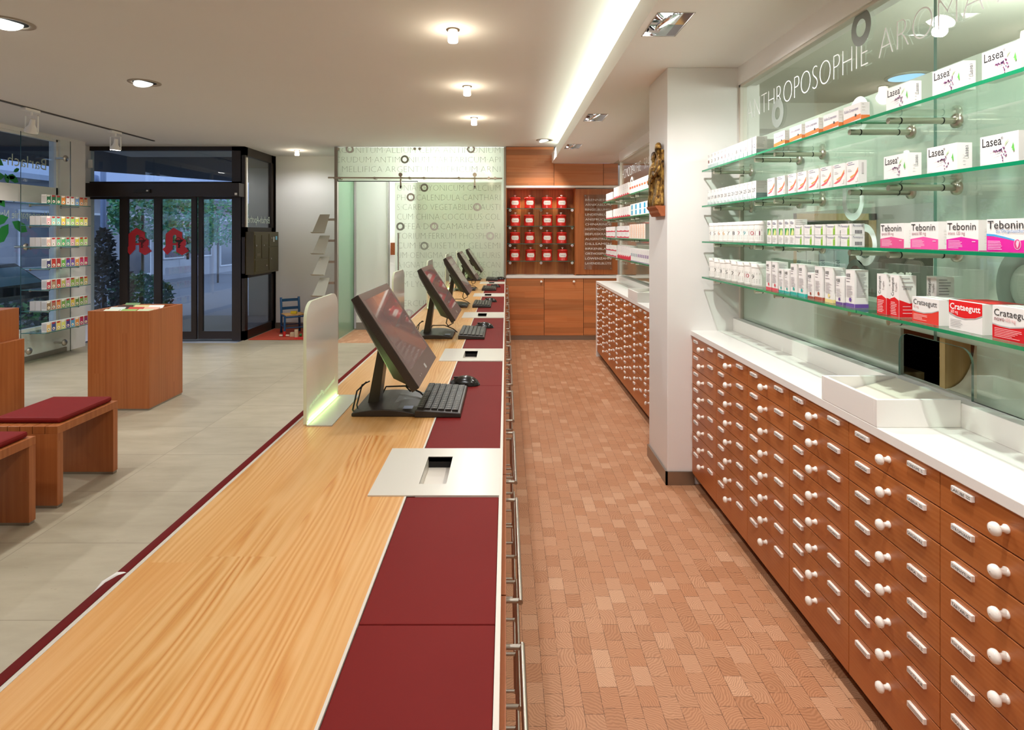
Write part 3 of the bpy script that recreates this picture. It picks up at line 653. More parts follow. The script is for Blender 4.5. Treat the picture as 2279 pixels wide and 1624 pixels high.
# ---- monitors (pivoting panel on a swept foot)
def monitor(lab, loc, tilt, dz, dx):
    t = thing('monitor', lab, 'monitor', (0, 0, 0), 'monitors on the counter')
    # foot: swept slab
    b = MB(); P = [(-.055, 0), (.17, 0)]; n_ = 10
    for i in range(n_):
        for s_ in (0,):
            pass
    top = [(-.06+.235*i/n_, .012+.014*math.sin(PI*min(1, i/n_))) for i in range(n_+1)]
    vs = []
    for yy, w_ in ((-.14, .95), (.14, .95)):
        vs += [(x, yy, z) for x, z in top]+[(x, yy, 0) for x, z in top]
    m = n_+1
    fs = [(i, i+1, 2*m+i+1, 2*m+i) for i in range(n_)]+[(m+i, 3*m+i, 3*m+i+1, m+i+1) for i in range(n_)]
    fs += [(i+1, i, m+i, m+i+1) for i in range(n_)]+[(2*m+i, 2*m+i+1, 3*m+i+1, 3*m+i) for i in range(n_)]+[(0, 2*m, 3*m, m), (m-1, 2*m-1, 4*m-1, 3*m-1)]
    b.add(vs, fs, 0, False)
    ft = b.build('stand_foot', M['housing'], t, .003)
    MB().box(.125, .16, -.12, -.085, .0235, .0245).build('inventory_sticker', flat('9aa3bd'), ft)
    MB().prism([(-.024, 0), (.018, 0), (.05, .25), (.022, .25)], (0, -.034, .02), (1, 0, 0), (0, 0, 1), -.068, 0).build('stand_neck', M['housing'], t, .003)
    mt = Matrix.Translation((dx, 0, dz)) @ Matrix.Rotation(tilt, 4, 'Y')
    # panel local frame: +X = screen normal, Z up, Y along width
    W, Hh = .247, .194
    b = MB().box(-.03, -.0, -W, W, -Hh, Hh)
    hs = [(-.022, -.17, .15), (-.045, -.12, .10), (-.055, -.06, .06)]
    b.add([(-.03, -W+.004, -Hh+.03), (-.03, W-.004, -Hh+.03), (-.03, W-.004, Hh-.004), (-.03, -W+.004, Hh-.004), (-.066, -W+.03, -.12), (-.066, W-.03, -.12), (-.046, W-.03, .15), (-.046, -W+.03, .15)],
          [(0, 1, 5, 4), (1, 2, 6, 5), (2, 3, 7, 6), (3, 0, 4, 7), (4, 5, 6, 7)], 0)
    hb = b.xf(mt).build('housing', M['housing'], t, .003)
    b = MB(); s0, s1, z0, z1 = -W+.032, W-.032, -Hh+.066, Hh-.028; q = .0012
    b.box(0, q, -W+.002, W-.002, z1, Hh-.002).box(0, q, -W+.002, W-.002, -Hh+.002, z0).box(0, q, -W+.002, s0, z0, z1).box(0, q, s1, W-.002, z0, z1)
    bz = b.xf(mt).build('bezel', M['bezel'], t)
    MB().box(q, q+.0006, -.012, .012, -Hh+.018, -Hh+.036).box(q, q+.0006, -.15, -.145, -Hh+.02, -Hh+.024).box(q, q+.0006, -.12, -.115, -Hh+.02, -Hh+.024).xf(mt).build('badge', flat('b9b6b2'), bz)
    MB().box(.0002, .0008, s0, s1, z0, z1).xf(mt).build('display', M['screen'], t)
    MB().box(-.085, -.05, -.05, .05, -.06, .05).xf(mt).build('pivot', M['housing'], t, .004)
    pb = mt @ Vector((-.05, -.06, -.15))
    cb = MB().tube([pb, pb+Vector((-.01, -.01, -.05)), pb+Vector((.0, .02, -.075)), pb+Vector((.03, .05, -.06)), pb+Vector((.03, .05, -.02))], .0035, 6)
    cb.tube([(-.03, -.03, .1), (-.062, -.05, .07), (-.068, -.09, .01), (-.05, -.12, .006)], .0035, 6).tube([(-.03, .02, .09), (-.055, .0, .08), (-.06, -.06, .02), (-.045, -.1, .006)], .003, 6)
    cb.tube([(.0, .05, .005), (.02, .09, .05), (.1, .1, .05), (.16, .08, .03), (.19, .05, .012)], .0035, 6).build('cable', M['blk'], t)
    t.location = loc
    return t
tl = math.atan2(.552, .835)
for k, c in enumerate(ST):
    extra = ['dark touch monitor on swept foot %s' % NTH[0], 'dark touch monitor on swept foot %s' % NTH[1], 'dark touch monitor on swept foot %s' % NTH[2], 'dark monitor on swept foot %s' % NTH[3], 'smallest looking dark monitor on swept foot %s' % NTH[4]][k]
    dz = [.295, .295, .295, .30, .32][k]
    if k == 0: mon = monitor(extra, (-.506, c+.62, HC+.0006), -tl, dz, .098)
    else: dup(mon, (-.506+[0, -.01, -.02, -.03, -.03][k], c+.62-(.13 if k == 4 else 0), HC+.0006), extra)
# ---- keyboards
def keyboard(lab, loc):
    t = thing('keyboard', lab, 'keyboard', (0, 0, 0), 'keyboards on the counter')
    tz = lambda x: .019-.05*(x)                                # higher at the far (screen) side
    MB().add([(-.085, -.195, 0), (.085, -.195, 0), (.085, .195, 0), (-.085, .195, 0), (-.083, -.193, .027), (.083, -.193, .016), (.083, .193, .016), (-.083, .193, .027)],
             [(0, 3, 2, 1), (4, 5, 6, 7), (0, 1, 5, 4), (1, 2, 6, 5), (2, 3, 7, 6), (3, 0, 4, 7)], 0).build('base', M['housing'], t, .003)
    b = MB()
    for r in range(6):
        x = -.066+r*.0255; n_ = 15; wid = .354/n_
        j = 0
        while j < n_:
            y = .177-(j+.5)*wid; w = wid
            if r == 5 and 4 <= j < 10: w = wid*6; y = .177-7*wid; j += 5
            zz = .0215-.066*(x+.0)/1.0*1.0+.004; zz = .027-.0648*(x+.083)+.0
            b.box(x-.011, x+.011, y-w/2+.0016, y+w/2-.0016, zz-.004, zz+.006)
            b.box(x-.004, x+.003, y-.003, y+.002, zz+.006, zz+.0063, 1); j += 1
    b.build('keycaps', [M['key'], flat('8d877c')], t, .0012)
    t.location = loc; return t
def mouse(lab, loc):
    t = thing('computer_mouse', lab, 'mouse', (0, 0, 0), 'mice on the leather pads')
    b = MB(); n_, m_ = 12, 16; vs = []
    for i in range(n_+1):
        u = i/n_; yy = -.066+.132*u
        wv = .038*math.sqrt(max(0.02, 1-(2*u-1)**4)); hv = .046*(math.sin(PI*min(1, .08+.92*u))**.6)*(.75+.25*u)
        vs += [(wv*math.cos(PI*j/(m_-1)), yy, hv*math.sin(PI*j/(m_-1))**.8) for j in range(m_)]
    b.add(vs, [(i*m_+j, i*m_+j+1, (i+1)*m_+j+1, (i+1)*m_+j) for i in range(n_) for j in range(m_-1)]+[tuple(range(m_)), tuple(range(n_*m_, n_*m_+m_))[::-1]], 0, True)
    R9 = Matrix.Rotation(-PI/2, 4, 'Z')
    b.xf(R9).build('shell', flat('1a1815', .18), t)
    MB().box(-.004, .004, -.052, -.03, .028, .036).xf(R9).build('scroll_wheel', M['blk'], t, .002)
    t.location = loc; return t
for k, c in enumerate(ST):
    kl, ml = 'black compact keyboard in front of the monitor %s' % NTH[k], 'black glossy mouse on the leather pad %s' % NTH[k]
    kx = [-.249, -.22, -.22, -.2, -.2][k]
    kp, mp = (kx, c+.665-(.14 if k == 4 else 0), HC+.0005), (kx+.068, c+.935-(.26 if k == 4 else 0), HC+.0005)
    if k == 4: kp, mp = (kx, kp[1]-.01, kp[2]), (kx+.125, mp[1]-.06, mp[2])
    if k == 0: kb, ms = keyboard(kl, kp), mouse(ml, mp)
    else: dup(kb, kp, kl); dup(ms, mp, ml)
# ================================================================ APOTHECARY DRAWERS
XD = 1.188
CW, PIT = .4225, .1008
ZT = .9505
def knob(p, X, y, z):
    MB().lathe([(.0105, 0), (.011, .003), (.0075, .006), (.0068, .016), (.0105, .020), (.0160, .0245), (.0165, .029), (.0145, .035), (.008, .039), (.001, .040)], (X, y, z), (-1, 0, 0), 20, cap=False).build('knob', M['porcelain'], p)
def label_holder(p, X, y, z, txt):
    """white porcelain name strip: raised letters, blank end engraved with lines"""
    b = MB().box(X-.009, X, y-.034, y+.034, z-.0075, z+.0075)
    if txt:
        w = min(.063, .0068*len(txt)+.002)
        b.text(txt, (X-.0094, y+.0315, z-.0045), UX, UZ, .0115, 1, width=w)
        if w < .052:
            for q in (-.0025, .002): b.box(X-.0094, X-.009, y-.030, y+.0315-w-.005, z+q, z+q+.001, 1)
        b.box(X-.011, X-.009, y+.0315-w-.003, y+.039, z-.0078, z+.0078, 0) if False else None
    else:
        for q in (-.003, .002): b.box(X-.0094, X-.009, y-.030, y+.030, z+q, z+q+.001, 1)
    b.build('label_strip', [M['lwhite'], M['ink']], p)
WL = ['CARTAMUS', 'PARADISEA', 'PARACODIN', 'PHOENIX', 'PILOCARPUS', 'PISTACIA', 'TARAXACUM', '', 'KONDOME', 'SABINA', 'SARSAPARIL', 'SEPIA', 'SOL', 'SPONGIA', 'STICTA PUR', '', 'LARUBE', 'STROPHANT', 'SYMPHYTUM', 'TARTARUS', 'THUJA', 'TEREBINT', 'VERATRUM', '']
NC = ['first', 'second', 'third', 'fourth', 'fifth', 'sixth', 'seventh', 'eighth']
def drawer_column(lab, X, y1, ti, group):
    y0 = y1-CW; yc = (y0+y1)/2
    t = thing('apothecary_cabinet', lab, 'drawer cabinet', (X+.2, yc, 0), group)
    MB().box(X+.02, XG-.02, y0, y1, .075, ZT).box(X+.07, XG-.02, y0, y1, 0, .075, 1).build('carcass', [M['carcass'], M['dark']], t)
    z1 = ZT
    for r in range(8):
        z0 = z1-PIT if r < 7 else .075
        d_ = MB().box(X, X+.02, y0+.0012, y1-.0012, z0+.0018, z1-.0018).build('drawer', M['drawer'], t, .0015)
        zl = z1-.024
        knob(d_, X, yc, z1-.0505 if r < 7 else z1-.0505)
        label_holder(d_, X, yc+.127, zl, WL[(ti*8+r) % 24]); label_holder(d_, X, yc-.127, zl, WL[(ti*8+8+r) % 24])
        z1 = z0
for k in range(6):
    lab = 'reddish wooden column of eight apothecary drawers, %s counted from the pillar towards the viewer' % NC[k]
    drawer_column(lab, XD, 3.7-.001-k*CW, {4: 0, 5: 2}.get(k, (k+2) % 3), 'apothecary columns in the near bay')
for k in range(8):
    lab = 'reddish wooden column of eight apothecary drawers, %s from the white end panel' % NC[k]
    drawer_column(lab, XD, 7.555-k*CW, (k*2+1) % 3, 'apothecary columns in the far bay')
tag(MB().box(XD-.01, XG-.02, 7.557, 7.585, 0, ZT).build('end_panel', M['corian']), 'white end panel closing the far apothecary drawer run', 'panel')
for y0, y1, nm in ((.55, 3.7, 'near'), (4.17, 7.59, 'far')):
    t = thing('worktop', 'white solid worktop with low upstand over the %s apothecary drawers' % nm, 'worktop', (1.3, (y0+y1)/2, ZT))
    b = MB(); pr = [(XD-.009, ZT+.002), (XD-.009, ZT+.033), (1.46, ZT+.033), (1.46, ZT), (XD-.002, ZT)]
    b.prism(pr, (0, y1-.001, 0), (1, 0, 0), UZ, y1-y0-.002, 0).build('slab', M['corian'], t, .002)
    MB().box(1.448, XG-.013, y0+.001, y1-.001, ZT+.033, 1.062).build('upstand', M['corian'], t, .002)
# ---- dispensing trays (white walls on the worktop in front of the hatches)
def tray(lab, ya, yb, zt=1.072):
    t = thing('dispensing_tray', lab, 'tray', (1.3, (ya+yb)/2, ZT+.033), 'white trays on the worktops'); z = ZT+.0335; w = .014
    MB().box(XD-.009, 1.4475, yb-w, yb, z, zt).box(XD-.009, XD-.009+w, ya+w, yb-w, z, zt).box(XD-.009, 1.4475, ya, ya+w, z, zt).build('tray_wall', M['corian'], t, .0015)
    MB().add([(1.22, yb-.03, z+.018), (1.447, yb-.016, 1.055), (1.447, ya+.016, 1.055), (1.25, ya+.016, z+.018), (1.22, yb-.03, z+.03), (1.447, yb-.016, 1.067), (1.447, ya+.016, 1.067), (1.25, ya+.016, z+.03)],
             [(4, 5, 6, 7), (0, 3, 2, 1), (0, 1, 5, 4), (1, 2, 6, 5), (2, 3, 7, 6), (3, 0, 4, 7)], 0).build('slide_board', flat('d9d2c2', .5), t)
tray('white tray in front of the open hatch on the near worktop', 1.843, 2.165)
tray('white tray standing on the far worktop beside the pillar', 5.2, 5.6)
# ---- hatch interior behind the near glass wall: black box, timber divider, curved chute
t = thing('delivery_chute', 'dark hatch behind the glass with timber divider and curved pale chute', 'chute', (1.7, 2.04, .99))
MB().box(1.53, 2.05, 1.85, 2.65, .99, 1.26, 0, 'l').box(1.528, 1.534, 2.235, 2.65, .99, 1.26, 1).build('hatch_box', [M['dark'], M['bgreen']], t)
MB().box(1.53, 1.62, 2.02, 2.045, 1.0, 1.235).build('divider', M['oak'], t)
b = MB(); n_ = 10
pc = [(1.53+.10*math.sin(a*PI/2/n_), 1.062+.17*(1-math.cos(a*PI/2/n_))) for a in range(n_+1)]
b.add([(x, 1.845, z) for x, z in pc]+[(x, 2.015, z) for x, z in pc]+[(x+.01, 1.845, z-.012) for x, z in pc]+[(x+.01, 2.015, z-.012) for x, z in pc],
      [(i, i+1, n_+2+i, n_+1+i) for i in range(n_)]+[(2*(n_+1)+i, 3*(n_+1)+i, 3*(n_+1)+i+1, 2*(n_+1)+i+1) for i in range(n_)], 0, True)
b.build('curved_slide', flat('e4dcc8', .4), t)
MB().box(1.8, 1.82, 2.1, 2.6, 1.1, 1.104).box(1.8, 1.82, 2.1, 2.6, 1.08, 1.083).build('black_grille', M['housing'], t)
MB().box(1.56, 1.66, 2.3, 2.42, 1.0, 1.05).build('timber_ledge', M['oak'], t)
# ================================================================ GLASS SHELVES ON STEEL RODS
XS, XF = 1.235, 1.265
ZS = [1.998, 1.776, 1.553, 1.330]
def glass_shelf(lab, y0, y1, z, group):
    t = thing('glass_shelf', lab, 'shelf', (XS, (y0+y1)/2, z-.035), group)
    MB().box(XS+.0015, XG-.004, y0+.003, y1-.003, z-.010, z, 0).build('pane', M['pane'], t)
    MB().box(XS, XS+.0015, y0+.0015, y1-.0015, z-.010, z).box(XS+.0015, XG-.004, y0+.0015, y0+.003, z-.010, z).box(XS+.0015, XG-.004, y1-.003, y1-.0015, z-.010, z).build('polished_edge', M['gedge'], t)
    for y in (y0+.095, y1-.12):
        r = MB().cyl((1.268, y, z-.0235), (XG-.012, y, z-.0235), .0105, 14).lathe([(.024, 0), (.024, .009), (.012, .012)], (XG-.001, y, z-.0235), (-1, 0, 0), 20).build('support_rod', M['dsteel'], t)
        b = MB()
        for x in (1.305, 1.445): b.lathe([(.0112, 0), (.0118, .001), (.0118, .003), (.0112, .004)], (x, y, z-.0235), (1, 0, 0), 14)
        b.build('rubber_ring', M['blk'], r)
NB = [(2.86, 3.655), (2.045, 2.858), (1.23, 2.043)]
PN = ['panel nearest the pillar', 'middle panel', 'panel closest to the viewer']
for r, z in enumerate(ZS):
    for k, (a, c) in enumerate(NB):
        glass_shelf('%s glass shelf on steel rods in the near bay, %s' % (SHELF[r], PN[k]), a, c, z, 'glass shelves in the near bay')
FB = [(6.6, 7.38), (5.8, 6.598), (5.0, 5.798), (4.2, 4.998)]
for r, z in enumerate(ZS):
    for k, (a, c) in enumerate(FB):
        glass_shelf('%s glass shelf on steel rods in the far bay, %s panel from the rear cabinets' % (SHELF[r], NC[k]), a, c, z, 'glass shelves in the far bay')
# ================================================================ PACKS ON THE NEAR SHELVES
def YF(px): return F*XF/(px-VX)
class Pack:
    """one carton: front faces the aisle (-X); art() coordinates u 0..1 far to near, v 0..1 bottom to top"""
    def __init__(s, y1, y0, z, h, d, x=XF, base='ebe7e3'):
        s.b = MB().box(x, x+d, y0, y1, z+.0005, z+h); s.mats = [flat(base, .45)]; s.idx = {base: 0}
        s.x, s.y1, s.w, s.z, s.h, s.d, s.y0 = x, y1, y1-y0, z+.0005, h, d, y0; s.k = 1
    def mi(s, c):
        if c not in s.idx: s.idx[c] = len(s.mats); s.mats.append(flat(c, .45))
        return s.idx[c]
    def P(s, u, v): return (s.x-.0003*s.k, s.y1-u*s.w, s.z+v*s.h)
    def Q(s, u, v): return (s.x+u*s.d, s.y0-.0003*s.k, s.z+v*s.h)
    def poly(s, pts, c, side=False):
        f = s.Q if side else s.P; n = len(pts); s.b.add([f(*p) for p in pts], [tuple(range(n))], s.mi(c)); s.k += 1; return s
    def rect(s, u0, v0, u1, v1, c, side=False): return s.poly([(u0, v0), (u1, v0), (u1, v1), (u0, v1)], c, side)
    def txt(s, t, u, v, size, c, width=None, side=False, weight=0.0, up=False):
        ux = (1, 0, 0) if side else UX; uz = UZ
        if up: ux, uz = UZ, ((-1, 0, 0) if side else (0, 1, 0))
        s.b.text(t, (s.Q if side else s.P)(u, v), ux, uz, size, s.mi(c), width=width, weight=weight); s.k += 1; return s
    def lines(s, u0, u1, v0, v1, n, c, side=False, seed=1):
        r = random.Random(seed)
        for i in range(n):
            v = v1-(v1-v0)*i/max(1, n-1); s.rect(u0, v-.008, u0+(u1-u0)*r.uniform(.6, 1), v+.008, c, side); s.k -= 1
        s.k += 1; return s
    def done(s, name, lab, group, cat='box'): return tag(s.b.build(name, s.mats), lab, cat, group)
z1, z2, z3, z4 = ZS
# top shelf: numbered salts, orange banded packs, lavender packs
ys = [3.63-.0545*i for i in range(13)]
for i, y in enumerate(ys):
    num = ['1', '2', '3', '3', '4', '5', '5', '6', '8', '9', '10', '11', '12'][i]; tc = ['7a3a30', '333333', '555555', '333333', '884444', '996666', '777777', '999999', '3a3a3a', '555566', 'aa5566', '9999bb', '333355'][i]
    p = Pack(y, y-.047, z1, .095, .055).rect(0, 0, 1, .3, 'b7c8c6').txt(num, .1, .42, .026, tc, width=.02+.012*(len(num) > 1)).lines(.08, .7, .82, .94, 3, '9a9a9a')
    p.rect(0, 0, 1, .32, 'a9c0bb', True).lines(.1, .9, .45, .92, 7, 'aaa7a3', True, i).lines(.1, .85, .08, .26, 3, '7d8c8a', True, i)
    p.done('salt_tablet_box', '%s small white-and-grey numbered box from the pillar on the top near glass shelf' % ORD[i], 'numbered boxes on the top near shelf')
for i, x in enumerate((1.325, 1.385, 1.445)):
    Pack(3.0, 2.953, z1, .085, .05, x).lines(.1, .9, .2, .92, 9, '9fa3a0', True, i).rect(0, 0, 1, .3, 'a9c0bb', True).done('salt_tablet_box', 'white box tucked behind the numbered top shelf boxes, %s towards the glass wall' % ORD[i], 'boxes behind the numbered row')
for i, (a, c) in enumerate([(2.735, 2.63), (2.585, 2.48), (2.45, 2.345), (2.31, 2.205), (2.172, 2.067)]):
    p = Pack(a, c, z1, .072, .032).poly([(0, .12), (1, .2), (1, .42), (.6, .40), (0, .34)], 'e9803c').txt('Kohle-Compretten', .06, .66, .016, '7b6b90', width=.085).poly([(.68, .36), (.74, .34), (.78, .42), (.73, .5), (.68, .46)], '3b3534')
    p.rect(0, .12, 1, .36, 'e9803c', True).lines(.1, .5, .6, .9, 3, 'cabdb8', True)
    p.done('orange_band_box', '%s white box with an orange band from the pillar, top near shelf' % ORD[i], 'orange-banded boxes on the top shelf')
def lavender(a, c, z, h, d, lab):
    p = Pack(a, c, z, h, d)
    p.txt('Lasea', .06, .64, .033, '1c1a1c', width=.06, weight=.008).txt('®', .56, .80, .010, '2c2a2c')
    p.poly([(.12, .38), (.45, .49), (.46, .47)], 'd3cdd7').poly([(.2, .30), (.55, .42), (.56, .40)], 'd9d3dc').poly([(.26, .24), (.55, .34), (.55, .32)], 'ded9e0')
    r = random.Random(int(a*100))
    for k in range(26):
        t_ = k/25; u, v = (.40+.28*t_*1.6, .44+.1*t_) if k < 12 else (.66+.08*r.uniform(-1, 1)-.02, .56-.42*(k-12)/13)
        u += r.uniform(-.03, .03); v += r.uniform(-.03, .03); q = .02
        p.poly([(u-q, v), (u, v-q*1.3), (u+q, v+q*.4), (u, v+q*1.5)], ['7a2a63', '5a1f55', '8e3a78', '4b2f6e'][k % 4]); p.k -= 1
    p.k += 1
    p.poly([(.64, .56), (.70, .70), (.80, .80), (.70, .64)], 'a8d68c').poly([(.84, .46), (.87, .47), (.88, .38), (.92, .39), (.89, .66)], '5fb54c').lines(.06, .3, .07, .07, 1, 'b7b2ae')
    p.txt('Lasea', .68, .5, .016, '77747a', width=.032, side=True, up=True)
    p.lines(.3, .5, .3, .55, 3, 'd5cdcb', True)
    return p.done('lavender_pill_box', lab, 'lavender packs on the near shelves')
PL = ['leftmost', 'middle', 'rightmost']
for i, (a, c) in enumerate([(1.928, 1.812), (1.719, 1.603), (1.540, 1.424)]): lavender(a, c, z1, .081, .034, 'white box with purple lavender sprig on the top near shelf, %s of three' % PL[i])
for i, (a, c) in enumerate([(1.94, 1.823), (1.741, 1.625), (1.546, 1.43)]): lavender(a, c, z2, .080, .042, 'white box with purple lavender sprig on the second near shelf, %s of three' % PL[i])
# second shelf
for i, num in enumerate('16 17 18 19 20 20 22 21 23 24 25 26 27'.split()):
    y = 3.635-.0545*i
    p = Pack(y, y-.05, z2, .093, .07).rect(0, 0, 1, .27, 'd9e5e1').txt(num, .12, .4, .027, '3a3b3d', width=.035).lines(.1, .5, .86, .94, 2, '8a8a8a').lines(.15, .8, .08, .16, 2, '6b7a78')
    p.rect(0, 0, 1, .34, '93aeac', True).lines(.08, .9, .62, .95, 5, 'b3aaa4', True, i).lines(.08, .9, .08, .28, 3, '6d8280', True, i)
    p.done('salt_tablet_box', '%s white numbered box from the pillar on the second near glass shelf' % ORD[i], 'numbered boxes on the second near shelf')
for i, (a, c) in enumerate([(2.805, 2.73), (2.705, 2.63), (2.6, 2.527), (2.515, 2.441), (2.425, 2.345), (2.33, 2.255), (2.24, 2.165), (2.152, 2.08)]):
    p = Pack(a, c, z2, .089, .03).poly([(.02, .18), (.3, .26), (.6, .34), (.9, .56), (.98, .62), (.98, .54), (.6, .24), (.25, .16)], 'e8606a').poly([(.3, .36), (.7, .46), (.98, .72), (.98, .64), (.7, .4), (.35, .3)], 'f0a24c')
    p.lines(.12, .72, .86, .94, 2, '6c6f96').lines(.12, .5, .6, .66, 2, 'b9b6b8').poly([(.06, .9), (.1, .86), (.1, .94)], 'd6404c').rect(.78, .14, .92, .34, 'f7ece6')
    p.rect(.35, .45, .6, .9, 'c9c2c0', True)
    p.done('red_wave_box', '%s white box with red and orange wave from the pillar on the second near shelf' % ORD[i], 'red-wave boxes on the second shelf')
# third shelf: tubs, green tall cartons, small stacked packs, pink packs
def tub(name, lab, y, z, r, h, num, col, group):
    t = thing(name, lab, 'tub', (XF+r, y, z+.0005), group)
    MB().lathe([(r*.96, 0), (r, .003), (r, h-.018)], (XF+r, y, z+.0005), n=28).build('body', M['lwhite'], t)
    MB().lathe([(r*1.05, h-.018), (r*1.06, h-.003), (r*1.02, h)], (XF+r, y, z+.0005), n=28).build('lid', M['white2'], t)
    b = MB(); A = 1.35; n_ = 16
    for i in range(n_):
        a0, a1 = PI-A+2*A*i/n_, PI-A+2*A*(i+1)/n_; q = lambda a, zz: (XF+r+(r+.0006)*math.cos(a), y+(r+.0006)*math.sin(a), z+zz)
        b.quad(q(a0, .008), q(a1, .008), q(a1, h-.024), q(a0, h-.024), 0)
        if i % 2 == 0:
            q2 = lambda a, zz: (XF+r+(r+.001)*math.cos(a), y+(r+.001)*math.sin(a), z+zz)
            for zz in (.02, .028, .036, .062, .068): b.quad(q2(a0, zz), q2(a1, zz), q2(a1, zz+.0016), q2(a0, zz+.0016), 1)
    v, f, a_, b_ = text2d(num); k_ = (.022 if len(num) < 2 else .034)/max(.3, b_-a_)
    b.add([(XF+r+(r+.0012)*math.cos(PI+((p-a_)*k_-.004)/r), y+(r+.0012)*math.sin(PI+((p-a_)*k_-.004)/r), z+.04+q*.03) for p, q in v], f, 2)
    b.build('paper_label', [flat('efece5', .5), flat('a8a49c'), flat(col)], t)
for i in range(10):
    tub('tablet_tub', '%s white lidded tub from the pillar on the third near glass shelf' % ORD[i], 3.6-.0735*i, z3, .034, .112, ['4', '5', '6', '6', '7', '8', '2', '9', '10', '11'][i], ['6b6b6b', '8a8a8a', 'd08a55', 'd0a055', '333333', '2e3440', 'b0606a', '5a9fa8', 'b04050', '8a5a6a'][i], 'white tubs on the third near shelf')
for i, (a, c) in enumerate([(2.808, 2.763), (2.752, 2.707), (2.69, 2.645), (2.632, 2.587), (2.584, 2.54)]):
    p = Pack(a, c, z3, .111, .055).rect(.1, .36, .9, .64, '2f8f45').poly([(.25, .36), (.8, .36), (.85, .5), (.6, .64), (.45, .55)], 'd8dc8a').lines(.1, .85, .82, .9, 3, '6a6d8c').lines(.12, .9, .08, .28, 5, 'b5b0ad').lines(.1, .5, .7, .74, 1, '7a7a7a')
    p.lines(.1, .9, .7, .93, 4, 'b9b2ad', True)
    p.done('green_picture_box', '%s tall white box with green picture from the pillar on the third near shelf' % ORD[i], 'green-picture boxes on the third shelf')
for r in range(2):
    for i, (a, c) in enumerate([(2.535, 2.468), (2.457, 2.385), (2.372, 2.302), (2.285, 2.215), (2.19, 2.122)]):
        p = Pack(a, c, z3+r*.0425, .042, .048).rect(.62, .02, .82, .55, '8cbc3a').poly([(.62, .55), (.82, .55), (.82, .9), (.7, .7)], 'b5d67c').txt('Perenterol', .06, .66, .013, '555a7c', width=.048).lines(.06, .5, .2, .5, 3, 'b7b2b0').lines(.62, .82, .98, .98, 1, '8cbc3a')
        p.txt('Perenterol', .1, .72, .012, '6a6d88', width=.036, side=True)
        for k in range(8): p.rect(.25+.07*k, .12, .28+.07*k+(.01 if k % 3 else .02), .42, '4b4b52', True); p.k -= 1
        p.done('green_tab_box', 'small green-tab box, %s row, %s from the pillar on third near shelf' % (['lower', 'upper'][r], ORD[i]), 'green-tab boxes stacked on the third shelf')
def pink(a, c, h, sub, labl, col, blue=False):
    p = Pack(a, c, z3, h, .05)
    if not blue:
        p.poly([(0, .0), (1, .0), (1, .36), (.48, .45), (0, .36)], col).lines(.06, .6, .08, .32, 6, 'f4cfe0', seed=3).txt(sub, .06, .52, .014, 'b07a84', width=.06)
        p.txt('Tebonin', .04, .68, .029, '1f1d1e', width=.1).rect(.82, .29, .93, .31, 'fbe6f0')
    else:
        p.poly([(0, 0), (1, 0), (1, .42), (.9, .36), (.7, .33), (.45, .40), (.2, .46), (0, .48)], col).poly([(0, .48), (.2, .47), (.45, .41), (.7, .34), (.7, .38), (.45, .46), (.2, .53), (0, .55)], '4aa3e0')
        p.poly([(.77+.085*math.cos(k*PI/10), .24+.16*math.sin(k*PI/10)) for k in range(20)], 'f7d3e2').poly([(.77+.075*math.cos(k*PI/10), .24+.14*math.sin(k*PI/10)) for k in range(20)], 'd43a80').poly([(.77, .12), (.8, .2), (.82, .33), (.76, .36), (.74, .26)], 'f2c8d8')
        p.txt('Tebonin', .04, .70, .030, '1f1d1e', width=.105).txt('bei Ohrgeräuschen', .26, .58, .013, '6f95c4', width=.082).lines(.05, .42, .08, .32, 6, 'f6d5e8', seed=5)
    p.rect(0, 0, 1, .02, col, True).lines(.3, .45, .25, .7, 5, 'd9d0cc', True)
    p.done('pink_base_box', labl, 'pink-based packs on the third shelf')
pink(1.958, 1.842, .081, 'spezial 80 mg', 'white box with pale pink base, leftmost of the four big packs on third near shelf', 'e0508c')
pink(1.812, 1.696, .083, 'spezial 80 mg', 'white box with pink base, second of the four big packs on third near shelf', 'ea50a0')
pink(1.664, 1.552, .084, 'intens 120 mg', 'white box with strong magenta base, third of the four big packs', 'dd1f9f')
pink(1.525, 1.405, .085, '', 'white box with magenta base, blue wave and round ear emblem', 'de1f9c', True)
# lowest shelf
for i in range(8):
    tub('tablet_tub', '%s white lidded tub from the pillar on the lowest near glass shelf' % ORD[i], 3.6-.089*i, z4, .041, .115 if i % 3 else .12, ['1', '2', '3', '5', '2', '7', '10', '9'][i], ['5a5a5a', '3a3a3a', '6a6a6a', '777777', '444444', '7a4a3a', 'b04050', '6a6a6a'][i], 'white tubs on the lowest near shelf')
tb = [('d8505c', 1), ('d8505c', 1), ('2fa89c', 0), ('2fa89c', 0), ('2fa89c', 1), ('2fb0a6', 1), ('9a4a3c', 0), ('a8503c', 1), ('e8d48c', 1), ('6a4a8c', 0), ('6a4a9a', 1)]
pxs = [1705, 1718.5, 1733, 1746, 1759.5, 1777, 1797.6, 1813.5, 1836, 1860.4, 1882.4]
cn = {'d8505c': 'red', '2fa89c': 'teal', '2fb0a6': 'teal', '9a4a3c': 'brown', 'a8503c': 'brown', 'e8d48c': 'yellow', '6a4a8c': 'violet', '6a4a9a': 'violet'}
sn = ['first tall red-based', 'second tall red-based', 'first small teal-based', 'second small teal-based', 'first tall teal-based', 'second tall teal-based', 'small brown-based', 'tall brown-based', 'tall yellow-based', 'small violet-based', 'tall violet-based']
